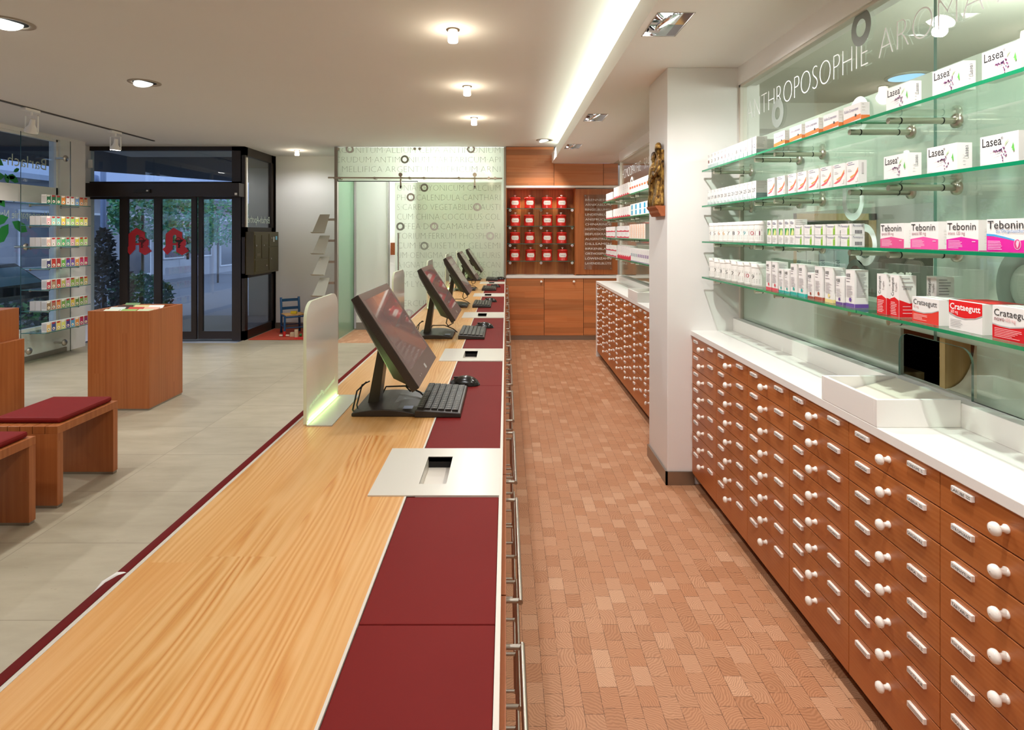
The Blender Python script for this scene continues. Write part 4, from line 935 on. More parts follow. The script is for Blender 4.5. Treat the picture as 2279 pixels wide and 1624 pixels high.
for i, (c_, tall) in enumerate(tb):
    y = YF(pxs[i]); w_ = .054 if tall else .045; h_ = .138 if tall else .108
    p = Pack(y, y-w_, z4, h_, .05).rect(0, 0, 1, .10, c_).txt('NOBE', .08, .80, .018, '2a282c', width=.024, weight=.012).lines(.08, .6, .68, .76, 2, '8d8590', seed=i).lines(.1, .85, .28, .56, 9, 'bdb6b8', seed=i)
    p.poly([(.55+.14*math.cos(k*PI/6), .2+.055*math.sin(k*PI/6)) for k in range(12)], c_)
    p.rect(0, 0, 1, .10, c_, True).lines(.12, .9, .3, .93, 22, 'cbc6c8', True, i)
    p.done('drops_box', '%s drops box in the row of slim boxes on the lowest near shelf' % sn[i], 'slim drops boxes on the lowest shelf')
def wave(p, col, top=False):
    if top: p.poly([(0, 1), (0, .58), (.25, .47), (.5, .44), (.8, .5), (1, .62), (1, 1)], col).poly([(0, .58), (.25, .47), (.5, .44), (.8, .5), (1, .62), (1, .59), (.8, .47), (.5, .40), (.25, .42), (0, .53)], 'b9b4b2')
    else: p.poly([(0, 0), (1, 0), (1, .56), (.75, .44), (.45, .37), (.2, .38), (0, .42)], col).poly([(0, .42), (.2, .38), (.45, .37), (.75, .44), (1, .56), (1, .59), (.75, .48), (.45, .41), (.2, .42), (0, .46)], 'b9b4b2')
    return p
for i, (a, c, x) in enumerate([(1.976, 1.928, XF), (1.907, 1.866, XF), (1.86, 1.818, XF+.085)]):
    p = Pack(a, c, z4, .135, .056, x).poly([(0, 0), (1, 0), (1, .40), (.5, .47), (0, .42)], 'd8121c').lines(.08, .8, .06, .34, 8, 'f3c9c9', seed=i).txt('Crataegutt', .42, .5, .018, '2a2627', width=.06, up=True).txt('Tropfen', .8, .6, .012, '6a5a5a', width=.03, up=True)
    p.poly([(0, 0), (1, 0), (1, .36), (.6, .33), (0, .42)], 'd8121c', True).lines(.15, .85, .74, .93, 3, '9c9496', True) if i < 2 else p.lines(.12, .85, .2, .92, 12, '8a8486', True)
    if i < 2:
        for k in range(12): p.rect(.25+.04*k, .66, .25+.04*k+(.012 if k % 3 else .025), .71, '2a2a2a', True); p.k -= 1
        p.lines(.2, .9, .1, .26, 3, 'f0c4c4', True)
    p.done('red_wave_drops_box', ['tall white drops box with red foot, nearest the violet-based box', 'tall white drops box with red foot and barcode side', 'tall drops box turned to its text side behind the barcode one'][i], 'tall red-footed drops boxes')
p = wave(Pack(1.804, 1.694, z4, .076, .1), 'e2382c').txt('Crataegutt', .05, .70, .023, '3a3638', width=.098).txt('80 mg', .06, .56, .012, 'd8a0a0', width=.022).lines(.06, .6, .1, .3, 5, 'f8d6d0', seed=2).rect(.93, 0, 1, .42, 'e2382c', True)
p.done('red_wave_pill_box', 'low white box with orange-red wave beside the tall drops boxes', 'red-wave pill boxes on the lowest shelf')
p = wave(Pack(1.655, 1.539, z4, .082, .11), 'e0111a', True).txt('Crataegutt', .04, .70, .024, 'fbf6f4', width=.106, weight=.018).txt('600 mg', .07, .56, .014, 'fbe4e2', width=.026).lines(.06, .55, .12, .34, 5, 'a8a4a4', seed=4)
p.rect(.9, .5, 1, 1, 'd0141c', True).lines(.3, .5, .3, .7, 4, 'd0c8c8', True)
p.b.add([(XF+.02, 1.539, z4+.0826), (XF+.11, 1.539, z4+.0826), (XF+.11, 1.655, z4+.0826), (XF+.02, 1.655, z4+.0826)], [(0, 1, 2, 3)], p.mi('e0111a'))
p.done('red_wave_pill_box', 'white box with red upper half, second from the right end of lowest near shelf', 'red-wave pill boxes on the lowest shelf')
p = wave(Pack(1.507, 1.39, z4, .085, .1), 'd3101f').txt('Crataegutt', .05, .70, .025, '2b2829', width=.108).txt('novo', .06, .55, .017, '8a3a40', width=.03).txt('450 mg', .34, .55, .014, 'e0a8a8', width=.03).lines(.07, .8, .08, .32, 6, 'f6c8c8', seed=6)
p.done('red_wave_pill_box', 'white box with deep red wave at the right end of lowest near shelf', 'red-wave pill boxes on the lowest shelf')
# ================================================================ PACKS ON THE FAR SHELVES
def far_row(n, ya, yb, z, h, d, art, lab, grp, name, rows=1, gap=.93):
    st = (ya-yb)/n
    for r in range(rows):
        for i in range(n):
            p = Pack(ya-st*i, ya-st*i-st*gap, z+r*(h+.0005), h, d); art(p, i)
            p.done(name, lab.replace('#', ORD[i]).replace('@', ['lower', 'upper'][r]), grp)
def art_red(p, i): p.poly([(0, 0), (1, 0), (1, .1), (.5, .26), (0, .12)], 'cf1f3d').lines(.2, .8, .6, .9, 3, 'b6b0b4').rect(0, 0, 1, .16, 'cf1f3d', True).lines(.2, .8, .3, .9, 6, 'b9b4b0', True)
def art_orange(p, i): p.rect(.1, .42, .9, .6, 'd9603a').lines(.15, .8, .75, .9, 3, 'b0a8a4').rect(.35, .3, .65, .75, '8a8480', True)
def art_blue(p, i): p.rect(.3, .1, .68, .46, '2a9cc4').rect(.3, .54, .68, .92, '2a9cc4')
def art_swirl(p, i): p.poly([(0, .05), (1, .02), (1, .34), (.8, .22), (.5, .2), (0, .3)], 'd02a48').lines(.1, .7, .6, .85, 3, 'b6b0b4')
def art_ostripe(p, i): p.rect(.08, .02, .3, .98, 'f0a860').rect(.7, .02, .86, .98, 'f3bd84').lines(.36, .64, .3, .8, 5, 'b9b2ac')
def art_tall(p, i): p.poly([(0, 0), (1, 0), (1, .22), (.6, .3), (0, .16)], 'd4143c').lines(.15, .85, .5, .9, 6, 'beb8bc').rect(0, 0, 1, .34, 'e0355a', True)
def art_slim(p, i): p.rect(.2, .36, .8, .6, '8fa0a8' if i < 4 else '8a6a9c').rect(0, 0, 1, .03, '9a7aa8').lines(.2, .8, .7, .9, 3, 'b9b2b8')
far_row(7, 7.32, 6.86, z1, .1, .09, art_red, '# slim white box with red foot, far end of the top far shelf', 'slim red-foot boxes on the top far shelf', 'red_foot_box')
far_row(8, 6.80, 5.98, z1, .135, .1, art_red, '# larger white box with red foot from the rear, middle of the top far shelf', 'larger red-foot boxes on the top far shelf', 'red_foot_box')
far_row(8, 5.94, 5.12, z1, .125, .08, art_orange, '# white box with orange print from the rear, beside the statue on top far shelf', 'orange-print boxes on the top far shelf', 'orange_print_box')
far_row(5, 7.32, 6.9, z2, .105, .09, art_red, '# slim white box with red foot, far end of the second far shelf', 'slim red-foot boxes on the second far shelf', 'red_foot_box')
far_row(8, 6.84, 5.95, z2, .11, .1, art_red, '# white box with red foot from the rear, middle of the second far shelf', 'red-foot boxes on the second far shelf', 'red_foot_box')
far_row(5, 5.9, 5.02, z2, .12, .09, art_blue, '# white box with two blue squares from the rear on the second far shelf', 'blue-square boxes on the second far shelf', 'blue_square_box', gap=.99)
far_row(3, 7.32, 6.72, z3, .065, .09, art_swirl, '# box of the @ layer, far stack with red swirl on the third far shelf', 'far red-swirl stack on the third far shelf', 'red_swirl_box', 2, .98)
far_row(3, 6.6, 5.96, z3, .065, .09, art_swirl, '# box of the @ layer, near stack with red swirl on the third far shelf', 'near red-swirl stack on the third far shelf', 'red_swirl_box', 2, .98)
far_row(7, 5.93, 5.25, z3, .14, .08, art_ostripe, '# white box with orange stripes from the rear on the third far shelf', 'orange-striped boxes on the third far shelf', 'orange_stripe_box')
far_row(3, 7.32, 6.64, z4, .065, .09, art_swirl, '# box of the @ layer in the red-swirl stack on the lowest far shelf', 'red-swirl stack on the lowest far shelf', 'red_swirl_box', 2, .98)
far_row(7, 6.58, 5.9, z4, .145, .08, art_tall, '# tall white box with red foot from the rear on the lowest far shelf', 'tall red-foot boxes on the lowest far shelf', 'tall_red_foot_box')
far_row(12, 5.87, 4.98, z4, .125, .07, art_slim, '# slim violet-marked white box from the rear on the lowest far shelf', 'slim violet boxes on the lowest far shelf', 'slim_box')
# ================================================================ STORE ROOM SEEN THROUGH THE NEAR GLASS
t = thing('bookcase', 'timber bookcase with binders in the room behind the near glass wall', 'bookcase', (2.6, 4.7, 0))
B0, B1 = xx(1759, 4.6), 2.94
MB().box(B0, B0+.05, 4.6, 4.89, 0, zx(475, 4.6)).box(B1-.06, B1, 4.6, 4.9, 0, zx(475, 4.6)).box(B0, B1, 4.6, 4.9, zx(490, 4.6), zx(475, 4.6)).box(B0, B1, 4.6, 4.9, 1.18, 1.22).box(B0, B1, 4.6, 4.9, .7, .75).build('carcass', M['oak'], t)
MB().box(B0, B1, 4.88, 4.9, .7, zx(480, 4.6)).build('back_panel', flat('3a2c20'), t)
x = B0+.06; i = 0
for w_, h_, c_, tx in [(.08, .3, 'c9d4cc', 'Tee'), (.1, .31, 'd2dad0', 'Indikation'), (.12, .32, 'b9cfd4', 'Mittel'), (.12, .32, 'bcd2d6', 'Mittel'), (.06, .3, '59251e', ''), (.08, .29, '6a2c22', ''), (.09, .3, 'cdd3c0', 'Heile')]:
    if x+w_ > B1-.06: break
    b = MB().box(x, x+w_-.004, 4.62, 4.84, 1.2205, 1.2205+h_)
    if tx: b.text(tx, (x+w_*.35, 4.6192, 1.27), (0, 0, 1), (-1, 0, 0), .05, 1, width=.12)
    tag(b.build('binder', [flat(c_), flat('31506a')]), '%s upright binder from the left in the bookcase behind the glass wall' % ORD[i], 'binder', 'binders behind the glass'); x += w_; i += 1
t = thing('storeroom_monitor', 'dark olive computer monitor lettered acer behind the near glass wall', 'monitor', (2.2, 3.2, .98))
MB().box(1.98, 2.42, 3.2, 3.24, 1.22, 1.5).box(2.15, 2.25, 3.22, 3.26, 1.0, 1.25).box(2.08, 2.32, 3.14, 3.3, .98, 1.0).build('housing', flat('3a3a2c', .5), t)
MB().text('acer', (2.08, 3.1985, 1.34), (1, 0, 0), UZ, .1, 0, width=.16, weight=.02).build('lettering', flat('dcdcd2'), t)
tag(MB().box(1.62, 2.9, 2.6, 3.6, .94, .98).box(1.62, 2.9, 3.5, 3.55, 0, .94).box(1.62, 2.9, 2.65, 2.7, 0, .94).build('storeroom_desk', M['bgreen']), 'pale desk carrying the monitor in the room behind the glass', 'desk')
# ================================================================ STATUE
t = thing('carved_statue', 'gilded carved figure group of two robed saints on a wooden console', 'statue', (1.03, 3.93, 1.72))
b = MB()
pr = [(0, 0), (.05, 0), (.06, .015), (.075, .03), (.08, .05), (.11, .075), (.115, .09), (0, .09)]
b.prism([(1.029-p*.55, q*.75) for p, q in pr], (0, 3.985, 1.715), (1, 0, 0), UZ, .24, 0).build('console', M['carcass'], t)
def figure(cx, cy, z0, hh, s, lean, seed):
    b = MB(); n_, m_ = 30, 40; r = random.Random(seed); vs = []
    ph = [r.uniform(0, 6.28) for _ in range(6)]
    pts = [(0, .060, .058), (.08, .062, .058), (.2, .050, .052), (.36, .044, .048), (.5, .044, .05), (.6, .046, .055), (.68, .044, .062), (.75, .038, .06), (.79, .02, .024), (.82, .017, .018), (.84, .024, .024), (.88, .032, .03), (.93, .034, .031), (.97, .026, .024), (1.0, .006, .006)]
    for i in range(n_+1):
        u = i/n_
        for k in range(len(pts)-1):
            if pts[k][0] <= u <= pts[k+1][0]:
                q = (u-pts[k][0])/(pts[k+1][0]-pts[k][0]); rx = pts[k][1]*(1-q)+pts[k+1][1]*q; ry = pts[k][2]*(1-q)+pts[k+1][2]*q; break
        for j in range(m_):
            a = 2*PI*j/m_; f = 0 if u > .78 else .13*(1-.5*u)*(math.sin(5*a+ph[0]+3*u)+.7*math.sin(9*a+ph[1]-6*u)+.5*math.sin(14*a+ph[2]+9*u))
            vs.append((cx+s*rx*(1+f)*math.cos(a)+lean*.02*math.sin(PI*u), cy+s*ry*(1+f)*math.sin(a)+lean*.02*u, z0+hh*u))
    b.add(vs, [(i*m_+j, i*m_+(j+1) % m_, (i+1)*m_+(j+1) % m_, (i+1)*m_+j) for i in range(n_) for j in range(m_)]+[tuple(range(m_))[::-1]], 0, True)
    zs = z0+hh*.70
    for sd in (-1, 1):                                         # sleeves folded over the chest
        b.tube([(cx, cy+sd*.05*s, zs), (cx-.025*s, cy+sd*.066*s, zs-.05), (cx-.05*s, cy+sd*.04*s, zs-.09), (cx-.058*s, cy-.004*sd, zs-.07)], .016*s, 8, 0)
        b.lathe([(.001, -.009), (.009, -.006), (.011, 0), (.008, .007), (.001, .01)], (cx-.06*s, cy+sd*.006, zs-.066), (-1, 0, 0), 10, 1)
    b.lathe([(.001, -.004), (.006, -.002), (.004, .006), (.001, .009)], (cx-.03*s, cy, z0+hh*.885), (-1, 0, 0), 8, 1)
    for sd in (-1, 1): b.lathe([(.004, 0), (.002, .002), (.0005, .0025)], (cx-.029*s, cy+sd*.011*s, z0+hh*.905), (-1, 0, 0), 8, 2)
    b.lathe([(.036*s, 0), (.038*s, .012), (.032*s, .03), (.018*s, .04), (.001, .042)], (cx+.003, cy, z0+hh*.915), (0, 0, 1), 18, 3)
    return b
sq = Matrix.Translation((1.03, 0, 0)) @ Matrix.Diagonal((.56, 1, 1, 1)) @ Matrix.Translation((-1.03, 0, 0))
figure(.975, 3.915, 1.782, .36, .95, -1, 3).xf(sq).build('robed_figure', [M['gilt'], M['skin'], M['blk'], flat('3a2516', .4)], t)
figure(.975, 3.81, 1.782, .41, 1.0, 1, 8).xf(sq).build('robed_figure', [M['gilt'], M['skin'], M['blk'], M['gilt']], t)
MB().box(1.012, 1.03, 3.77, 3.955, 1.782, 2.15).build('back_board', M['gilt'], t, .006)
# ================================================================ LEFT: TEA SHOWCASE
XQ = -5.86
t = thing('glass_showcase', 'tall clear glass sheet on disc stand-offs in front of the window', 'showcase', (XQ, 7.4, .02))
MB().box(XQ-.005, XQ+.005, 7.0, 7.80, .02, 2.84, 0, 'fk').add([(XQ-.005, 7.0, .02), (XQ+.005, 7.0, .02), (XQ+.005, 7.0, 2.84), (XQ-.005, 7.0, 2.84)], [(0, 1, 2, 3)], 1).add([(XQ-.005, 7.8, .02), (XQ+.005, 7.8, .02), (XQ+.005, 7.8, 2.84), (XQ-.005, 7.8, 2.84)], [(3, 2, 1, 0)], 1).build('sheet', [M['sheet'], flat('123c36', .2)], t)
for y, z in ((7.11, .16), (7.68, .16), (7.06, 1.44), (7.7, 2.6)):
    MB().lathe([(.042, 0), (.044, .004), (.04, .014), (.001, .015)], (XQ+.006, y, z), (1, 0, 0), 22, cap=False).cyl((XL+.018, y, z), (XQ+.006, y, z), .014, 12).build('standoff', M['dsteel'], t)
ZQ = [1.969, 1.706, 1.443, 1.181, .922, .662, .398]
TEA = ['2f6b45 2f6b45 3a7a4c e08a3a efe2dc ece6e0 7fa6d8 e59a6a d8b088', 'd9a0a0 9fc9b4 8cc6b8 e2c34a a8cf9a 9ac46a d3cf4a b8c95a e8d67a', 'd9b0a0 d8c8c0 7fc08a 5fae6a 6fb08a e0a0a0 d8c84a 8fb85a b9d08a',
       '3a3560 b8382c a83a34 6aa84a 5a4a9a 7a5aa0 e0904a c0406a b8385c', 'b8404c b08a6a c0402c b9b060 d8a0b0 8aa84a 9aac5a 7a9a4a c4b06a', '8a7050 a87058 d88a4a 7a9a4a 6aa05a d8b84a 6a8a3a 7a9a4a a0b070', 'e0b870 3a4a80 e0c860 d8d870 4a3a7a 5a9ac0 e0904a b8305a 8a3a6a']
XT = -5.575
for r, z in enumerate(ZQ):
    s_ = thing('tea_shelf', 'small glass shelf of tea boxes, %s from the top of the window showcase' % ORD[r], 'shelf', (XT, 7.38, z-.03), 'tea shelves of the showcase')
    MB().box(XQ+.006, XT, 7.0, 7.78, z-.008, z, 0).box(XT, XT+.002, 7.0, 7.78, z-.008, z, 1).box(XQ+.006, XT, 6.998, 7.0, z-.008, z, 1).build('pane', [M['pane'], M['gedge2']], s_)
    for y in (7.13, 7.62): MB().cyl((XQ+.005, y, z-.02), (XT-.04, y, z-.02), .009, 10).lathe([(.02, 0), (.02, .008)], (XQ+.005, y, z-.02), (1, 0, 0), 14).build('support_rod', M['dsteel'], s_)
    n0 = 0 if r in (3, 4, 0) else 1
    cols = TEA[r].split()
    for i in range(9):
        y = 7.075+.0785*i; c_ = cols[i]; b = MB(); x1 = XT-.03
        b.box(x1-.065, x1, y, y+.062, z+.0005, z+.112)
        f = lambda u, v: (x1+.0004, y+.062*u, z+.112*v)
        b.add([f(0, .02), f(1, .02), f(1, .98), f(0, .98)], [(0, 1, 2, 3)], 1)
        b.add([(x1+.0008, y+.062*(.5+.32*math.cos(k*PI/6)), z+.112*(.27+.16*math.sin(k*PI/6))) for k in range(12)], [tuple(range(12))], 2)
        b.add([(x1+.0008, y+.062*u, z+.112*v) for u, v in ((.05, .78), (.7, .78), (.95, .96), (.05, .96))], [(0, 1, 2, 3)], 3)
        b.add([(x1+.0012, y+.062*(.45+.16*math.cos(k*PI/4)), z+.112*(.26+.08*math.sin(k*PI/4))) for k in range(8)], [tuple(range(8))], 4)
        b.add([(x1-.065+.065*u, y-.0004, z+.112*v) for u, v in ((.1, .15), (.9, .15), (.9, .85), (.1, .85))], [(0, 1, 2, 3)], 5)
        tag(b.build('tea_box', [flat('ebe4da', .5), flat(c_, .5), flat('efe9dc', .5), flat('b03030' if i % 3 else 'e8e2d4', .5), flat(['6a7a3a', '8a3a2a', 'c89a3a'][(i+r) % 3], .5), flat('cfc6bc', .5)]),
            '%s tea box from the near end on the %s shelf of the window showcase' % (ORD[i], ORD[r]), 'box', 'tea boxes on showcase shelf %s' % ORD[r])
    if r in (1, 2, 5):
        for k in range(2):
            b = MB().box(XT-.17-.068*k, XT-.107-.068*k, 7.075, 7.137, z+.0005, z+.112)
            tag(b.build('tea_box', flat('d8cdc4', .5)), 'plain backed tea box behind the first box on the %s showcase shelf, %s row' % (ORD[r], ['second', 'third'][k]), 'box', 'rear tea boxes of the showcase')
# ================================================================ TRACK WITH SPOTS
t = thing('light_track', 'thin dark track line along the left part of ceiling', 'light track', (-4.95, 6, CZ-.012))
MB().box(-4.965, -4.935, 2.0, 8.15, CZ-.012, CZ-.0005).build('rail', flat('4c4442'), t)
def track_spot(lab, y, aim):
    t = thing('track_spotlight', lab, 'spotlight', (-4.95, y, CZ-.03), 'track spotlights')
    MB().box(-4.98, -4.92, y-.11, y+.08, CZ-.04, CZ-.013).build('adapter', M['lwhite'], t, .004)
    MB().cyl((-4.95, y, CZ-.04), (-4.95, y, CZ-.075), .012).box(-5.02, -4.88, y-.006, y+.006, CZ-.082, CZ-.075).box(-5.02, -5.012, y-.006, y+.006, CZ-.25, CZ-.075).box(-4.888, -4.88, y-.006, y+.006, CZ-.25, CZ-.075).build('yoke', M['lwhite'], t)
    c = Vector((-4.95, y, CZ-.2)); d_ = (Vector(aim)-c).normalized()
    h = MB().lathe([(.022, -.09), (.026, -.04), (.03, -.02), (.055, .02), (.062, .05)], c, d_, 20).build('lamp_head', M['lwhite'], t)
    MB().lathe([(.056, .0505), (.001, .0505)], c, d_, 20, cap=False).build('reflector', glow('spot_glow', (1, .93, .82, 1), 14), h)
    lamp('SPOT', c+d_*.07, 36, (1, .97, .95), aim=aim, size=.04, angle=95)
track_spot('white track spotlight nearer the window lettering', 6.05, (-5.7, 6.6, .9))
track_spot('white track spotlight in front of the entrance frame', 7.35, (-5.2, 7.4, 0))
lamp('SPOT', (-4.95, 4.4, CZ-.2), 42, (.95, .97, 1), aim=(-4.0, 4.6, 0), size=.04, angle=110)
lamp('SPOT', (-4.95, 2.8, CZ-.2), 42, (.95, .97, 1), aim=(-3.2, 3.0, 0), size=.04, angle=110)
# ================================================================ CEILING LIGHTS
def drop_lamp(lab, x, y):
    t = thing('glass_ceiling_lamp', lab, 'ceiling lamp', (x, y, CZ-.09), 'glass ceiling lamps')
    MB().lathe([(.026, 0), (.03, -.02), (.033, -.075), (.03, -.082), (.001, -.083)], (x, y, CZ-.0), (0, 0, 1), 20, cap=False).build('shade', glow('frosted_lamp_glow', (1, .88, .72, 1), 9), t)
    MB().lathe([(.043, -.0005), (.043, -.006), (.028, -.007)], (x, y, CZ), (0, 0, 1), 24, cap=False).build('ring', flat('8a7a66', .3, .6), t)
    lamp('SPOT', (x, y, CZ-.1), 17, (.95, .97, 1), aim=(x, y, 0), size=.05, angle=165, blend=.5)
    lamp('POINT', (x, y, CZ-.13), 1.0, (1, .86, .62), size=.03)
drop_lamp('glowing glass ceiling lamp over the near counter, first of the row', -.34, 3.72)
drop_lamp('glowing glass ceiling lamp over the counter, middle of the row', -.345, 5.15)
drop_lamp('glowing glass ceiling lamp over the counter, closest to the etched partition', -.36, 6.55)
drop_lamp('glowing glass ceiling lamp in front of the far white wall', -3.28, 9.1)
for y in (2.3, .9, -.5): lamp('SPOT', (-.34, y, CZ-.1), 17, (.95, .97, 1), aim=(-.34, y, 0), size=.05, angle=165, blend=.5)
def round_light(lab, x, y, on):
    t = thing('round_downlight', lab, 'downlight', (x, y, CZ-.01), 'round recessed downlights')
    MB().lathe([(.128, -.0005), (.128, -.005), (.098, -.007), (.092, -.001)], (x, y, CZ), (0, 0, 1), 32, cap=False).build('trim_ring', flat('a89a8b'), t)
    MB().lathe([(.092, -.001), (.001, -.001)], (x, y, CZ), (0, 0, 1), 32, cap=False).build('recess', M['dark'], t)  # flat dark disc painted as the shade of a recess, no hole cut
    d_ = Vector((.25, -.1, -1)).normalized()
    MB().lathe([(.07, -.01), (.075, .004), (.06, .006), (.001, .007)], (x-.012, y, CZ-.008), d_, 24, cap=False).build('lamp', glow('downlight_glow', (.93, 1, .95, 1), 5 if on else 1.2), t)
round_light('round recessed ceiling downlight cut by the left edge above the waiting area', -3.08, 3.6, 1)
round_light('round recessed ceiling downlight above the display cube', -3.13, 5.02, 0)
round_light('round recessed ceiling downlight in front of the upper rear cupboards', .55, 8.1, 0)
for (x, y) in [(-3.08, 3.6), (-3.1, 2.1), (-3.1, .6), (-1.8, 7.2), (-2.6, 6.4), (-4.0, 6.4)]: lamp('SPOT', (x, y, CZ-.05), 50, (.93, .97, 1), aim=(x+.1, y-.05, 0), size=.06, angle=125, blend=.8)
lamp('SPOT', (.55, 8.0, CZ-.05), 30, (1, .96, .9), aim=(.6, 8.65, .7), size=.05, angle=110, blend=.7)
for i, (a, c) in enumerate(SQ):
    t = thing('square_downlight', ['angular recessed soffit downlight behind the viewer', 'angular recessed soffit downlight nearest the viewer', 'angular recessed soffit downlight beside the pillar top', 'angular recessed soffit downlight closest to the rear cupboards'][i], 'downlight', (.82, (a+c)/2, SZ), 'angular soffit downlights')
    MB().box(.731, .905, a, c, SZ+.03, SZ+.032, 0).box(.731, .733, a, c, SZ+.001, SZ+.03).box(.903, .905, a, c, SZ+.001, SZ+.03).box(.731, .905, a, a+.002, SZ+.001, SZ+.03).box(.731, .905, c-.002, c, SZ+.001, SZ+.03).build('housing', M['chrome'], t)
    MB().box(.727, .731, a-.004, c+.004, SZ-.002, SZ).box(.905, .909, a-.004, c+.004, SZ-.002, SZ).box(.731, .905, a-.004, a, SZ-.002, SZ).box(.731, .905, c, c+.004, SZ-.002, SZ).build('frame', M['alu'], t)
    m = (a+c)/2-.03; d_ = Vector((.55, .05, -1)).normalized(); cc = (.825, m, SZ+.012)
    b = MB().lathe([(.08, -.012), (.083, .006), (.07, .008), (.066, -.008)], cc, d_, 28, cap=False)
    b.box(.74, .80, m+.085, m+.12, SZ-.008, SZ+.014).build('gimbal_ring', M['chrome'], t)
    MB().lathe([(.062, .002), (.03, .003), (.001, .003)], cc, d_, 24, cap=False).build('lamp', glow('soffit_glow', (1, .97, .92, 1), 12), t)
for y, e_ in ((-.6, 36), (1.2, 52), (2.95, 46), (5.3, 44), (7.05, 42)): lamp('SPOT', (.80, y, SZ-.03), e_, (1, .98, .96), aim=(1.35, y+.02, .9), size=.028, angle=140, blend=.9)
for x in (.27, .78): lamp('SPOT', (x, YB+.14, 2.27), 3.5, (1, .86, .66), aim=(x, YB+.24, 1.2), size=.02, angle=90)
l = lamp('AREA', (.82, 3.3, SZ+.108), 38, (.85, 1, .82), aim=(.74, 3.3, 5), size=.05); l.data.shape = 'RECTANGLE'; l.data.size = .06; l.data.size_y = 10
l.rotation_euler = (PI, 0, 0)
lamp('POINT', (-1.0, 9.45, 2.45), 48, (.9, .98, 1), size=.3)  # lamp without a fixture, added to brighten the passage and etched glass
lamp('POINT', (2.3, 2.2, 2.5), 24, (.95, 1, .97), size=.15)  # added storeroom lamp, no fixture, lifts the view through the near glass
lamp('POINT', (2.5, 6.6, 2.4), 14, (1, .95, .9), size=.15)
t = thing('storeroom_light', 'round bluish ceiling light behind the near glass wall', 'ceiling light', (2.76, 3.9, SZ-.01))
MB().lathe([(.13, 0), (.13, -.01), (.11, -.012)], (2.7, 3.9, SZ), (0, 0, 1), 28, cap=False).build('trim_ring', M['bgreen'], t)
MB().lathe([(.11, -.011), (.001, -.011)], (2.7, 3.9, SZ), (0, 0, 1), 28, cap=False).build('disc', glow('blue_disc', (.3, .6, 1, 1), .9), t)
# ================================================================ WAITING AREA
def bench(lab, y0, y1, xr, xl):
    t = thing('waiting_bench', lab, 'bench', ((xr+xl)/2, (y0+y1)/2, 0), 'wooden waiting benches'); th = .045; zt = .478
    for a, c in ((y0, y0+th), (y1-th, y1)):
        lg = MB().box(xl, xr, a, c, .016, zt-th).build('leg', M['cube'], t, .002)
        MB().box(xl+.004, xr-.004, a+.004, c-.004, 0, .016).build('foot_rail', M['alu'], lg)
    b = MB(); n_ = 6; w_ = (xr-xl)/n_
    for k in range(n_): b.box(xl+w_*k+(.002 if k else 0), xl+w_*(k+1)-(.002 if k < n_-1 else 0), y0, y1, zt-th, zt)
    b.build('seat_frame', M['cube'], t, .001)
    MB().box(xl+.02, xr-.022, y0+.05, y1-.02, zt+.001, zt+.036).build('cushion', M['leather'], t, .014)
bench('wooden bench with red leather cushion, farther one beside the display cube', 3.375, 3.90, -2.612, -3.05)
bench('wooden bench with red leather cushion, nearer one cut by the left edge', 2.70, 3.22, -2.612, -3.05)
t = thing('display_cube', 'tall open-topped brown wooden display cube filled with leaflets', 'display stand', (-3.5, 5.5, 0))
x0, x1, y0, y1, zt = -3.785, -3.23, 5.245, 5.79, .9; w_ = .02
MB().box(x0, x1, y0, y0+w_, .016, zt).box(x0, x1, y1-w_, y1, .016, zt).box(x0, x0+w_, y0+w_, y1-w_, .016, zt).box(x1-w_, x1, y0+w_, y1-w_, .016, zt).box(x0+w_, x1-w_, y0+w_, y1-w_, .78, .80).build('box', M['cube'], t, .0015)
MB().box(x0+.006, x1-.006, y0+.006, y1-.006, 0, .016).build('plinth', M['alu'], t)
rr = random.Random(5)
LF = [('d9dbc0', 'pale cream'), ('8fae5a', 'green'), ('b9c99a', 'pale green'), ('cfd8d0', 'grey'), ('c0392b', 'red'), ('e2a58a', 'salmon'), ('4a2a22', 'dark brown'), ('d8c890', 'straw-coloured'), ('e9e4da', 'white'), ('7a9a68', 'moss green')]
for i, (c_, nm) in enumerate(LF):
    X = x0+.105+.155*(i % 3)+rr.uniform(-.01, .01); Y = y0+.108+.105*(i//3)+rr.uniform(-.01, .01); c_z = .866; a = .35+.12*(i//3)
    b = MB().obox((X, Y, c_z), (.07, 0, 0), (0, .075*math.cos(a), .075*math.sin(a)), (0, -.003*math.sin(a), .003*math.cos(a)), 0)
    b.obox((X, Y-.03*math.cos(a), c_z-.03*math.sin(a)+.0042), (.05, 0, 0), (0, .022*math.cos(a), .022*math.sin(a)), (0, -.0008*math.sin(a), .0008*math.cos(a)), 1)
    b.obox((X, Y, c_z-.035), (.06, 0, 0), (0, .05, 0), (0, 0, .03), 0)
    tag(b.build('leaflet', [flat(c_, .4), flat('efe6d8' if i % 2 else '8a4a3a', .4)]), '%s leaflet bundle lying slanted in the display cube' % nm, 'leaflet', 'leaflets in the display cube')
t = thing('wooden_cabinet', 'stepped brown wooden cabinet block at the left picture edge', 'cabinet', (-4.3, 5, 0))
MB().box(-4.9, -4.153, 4.5, 5.0, .016, .697).build('lower_block', M['cube'], t, .002)
MB().box(-4.9, -4.2, 4.6, 5.0, .6975, .964).build('upper_block', M['cube'], t, .002)
MB().box(-4.89, -4.16, 4.51, 4.99, 0, .016).build('plinth', M['alu'], t)
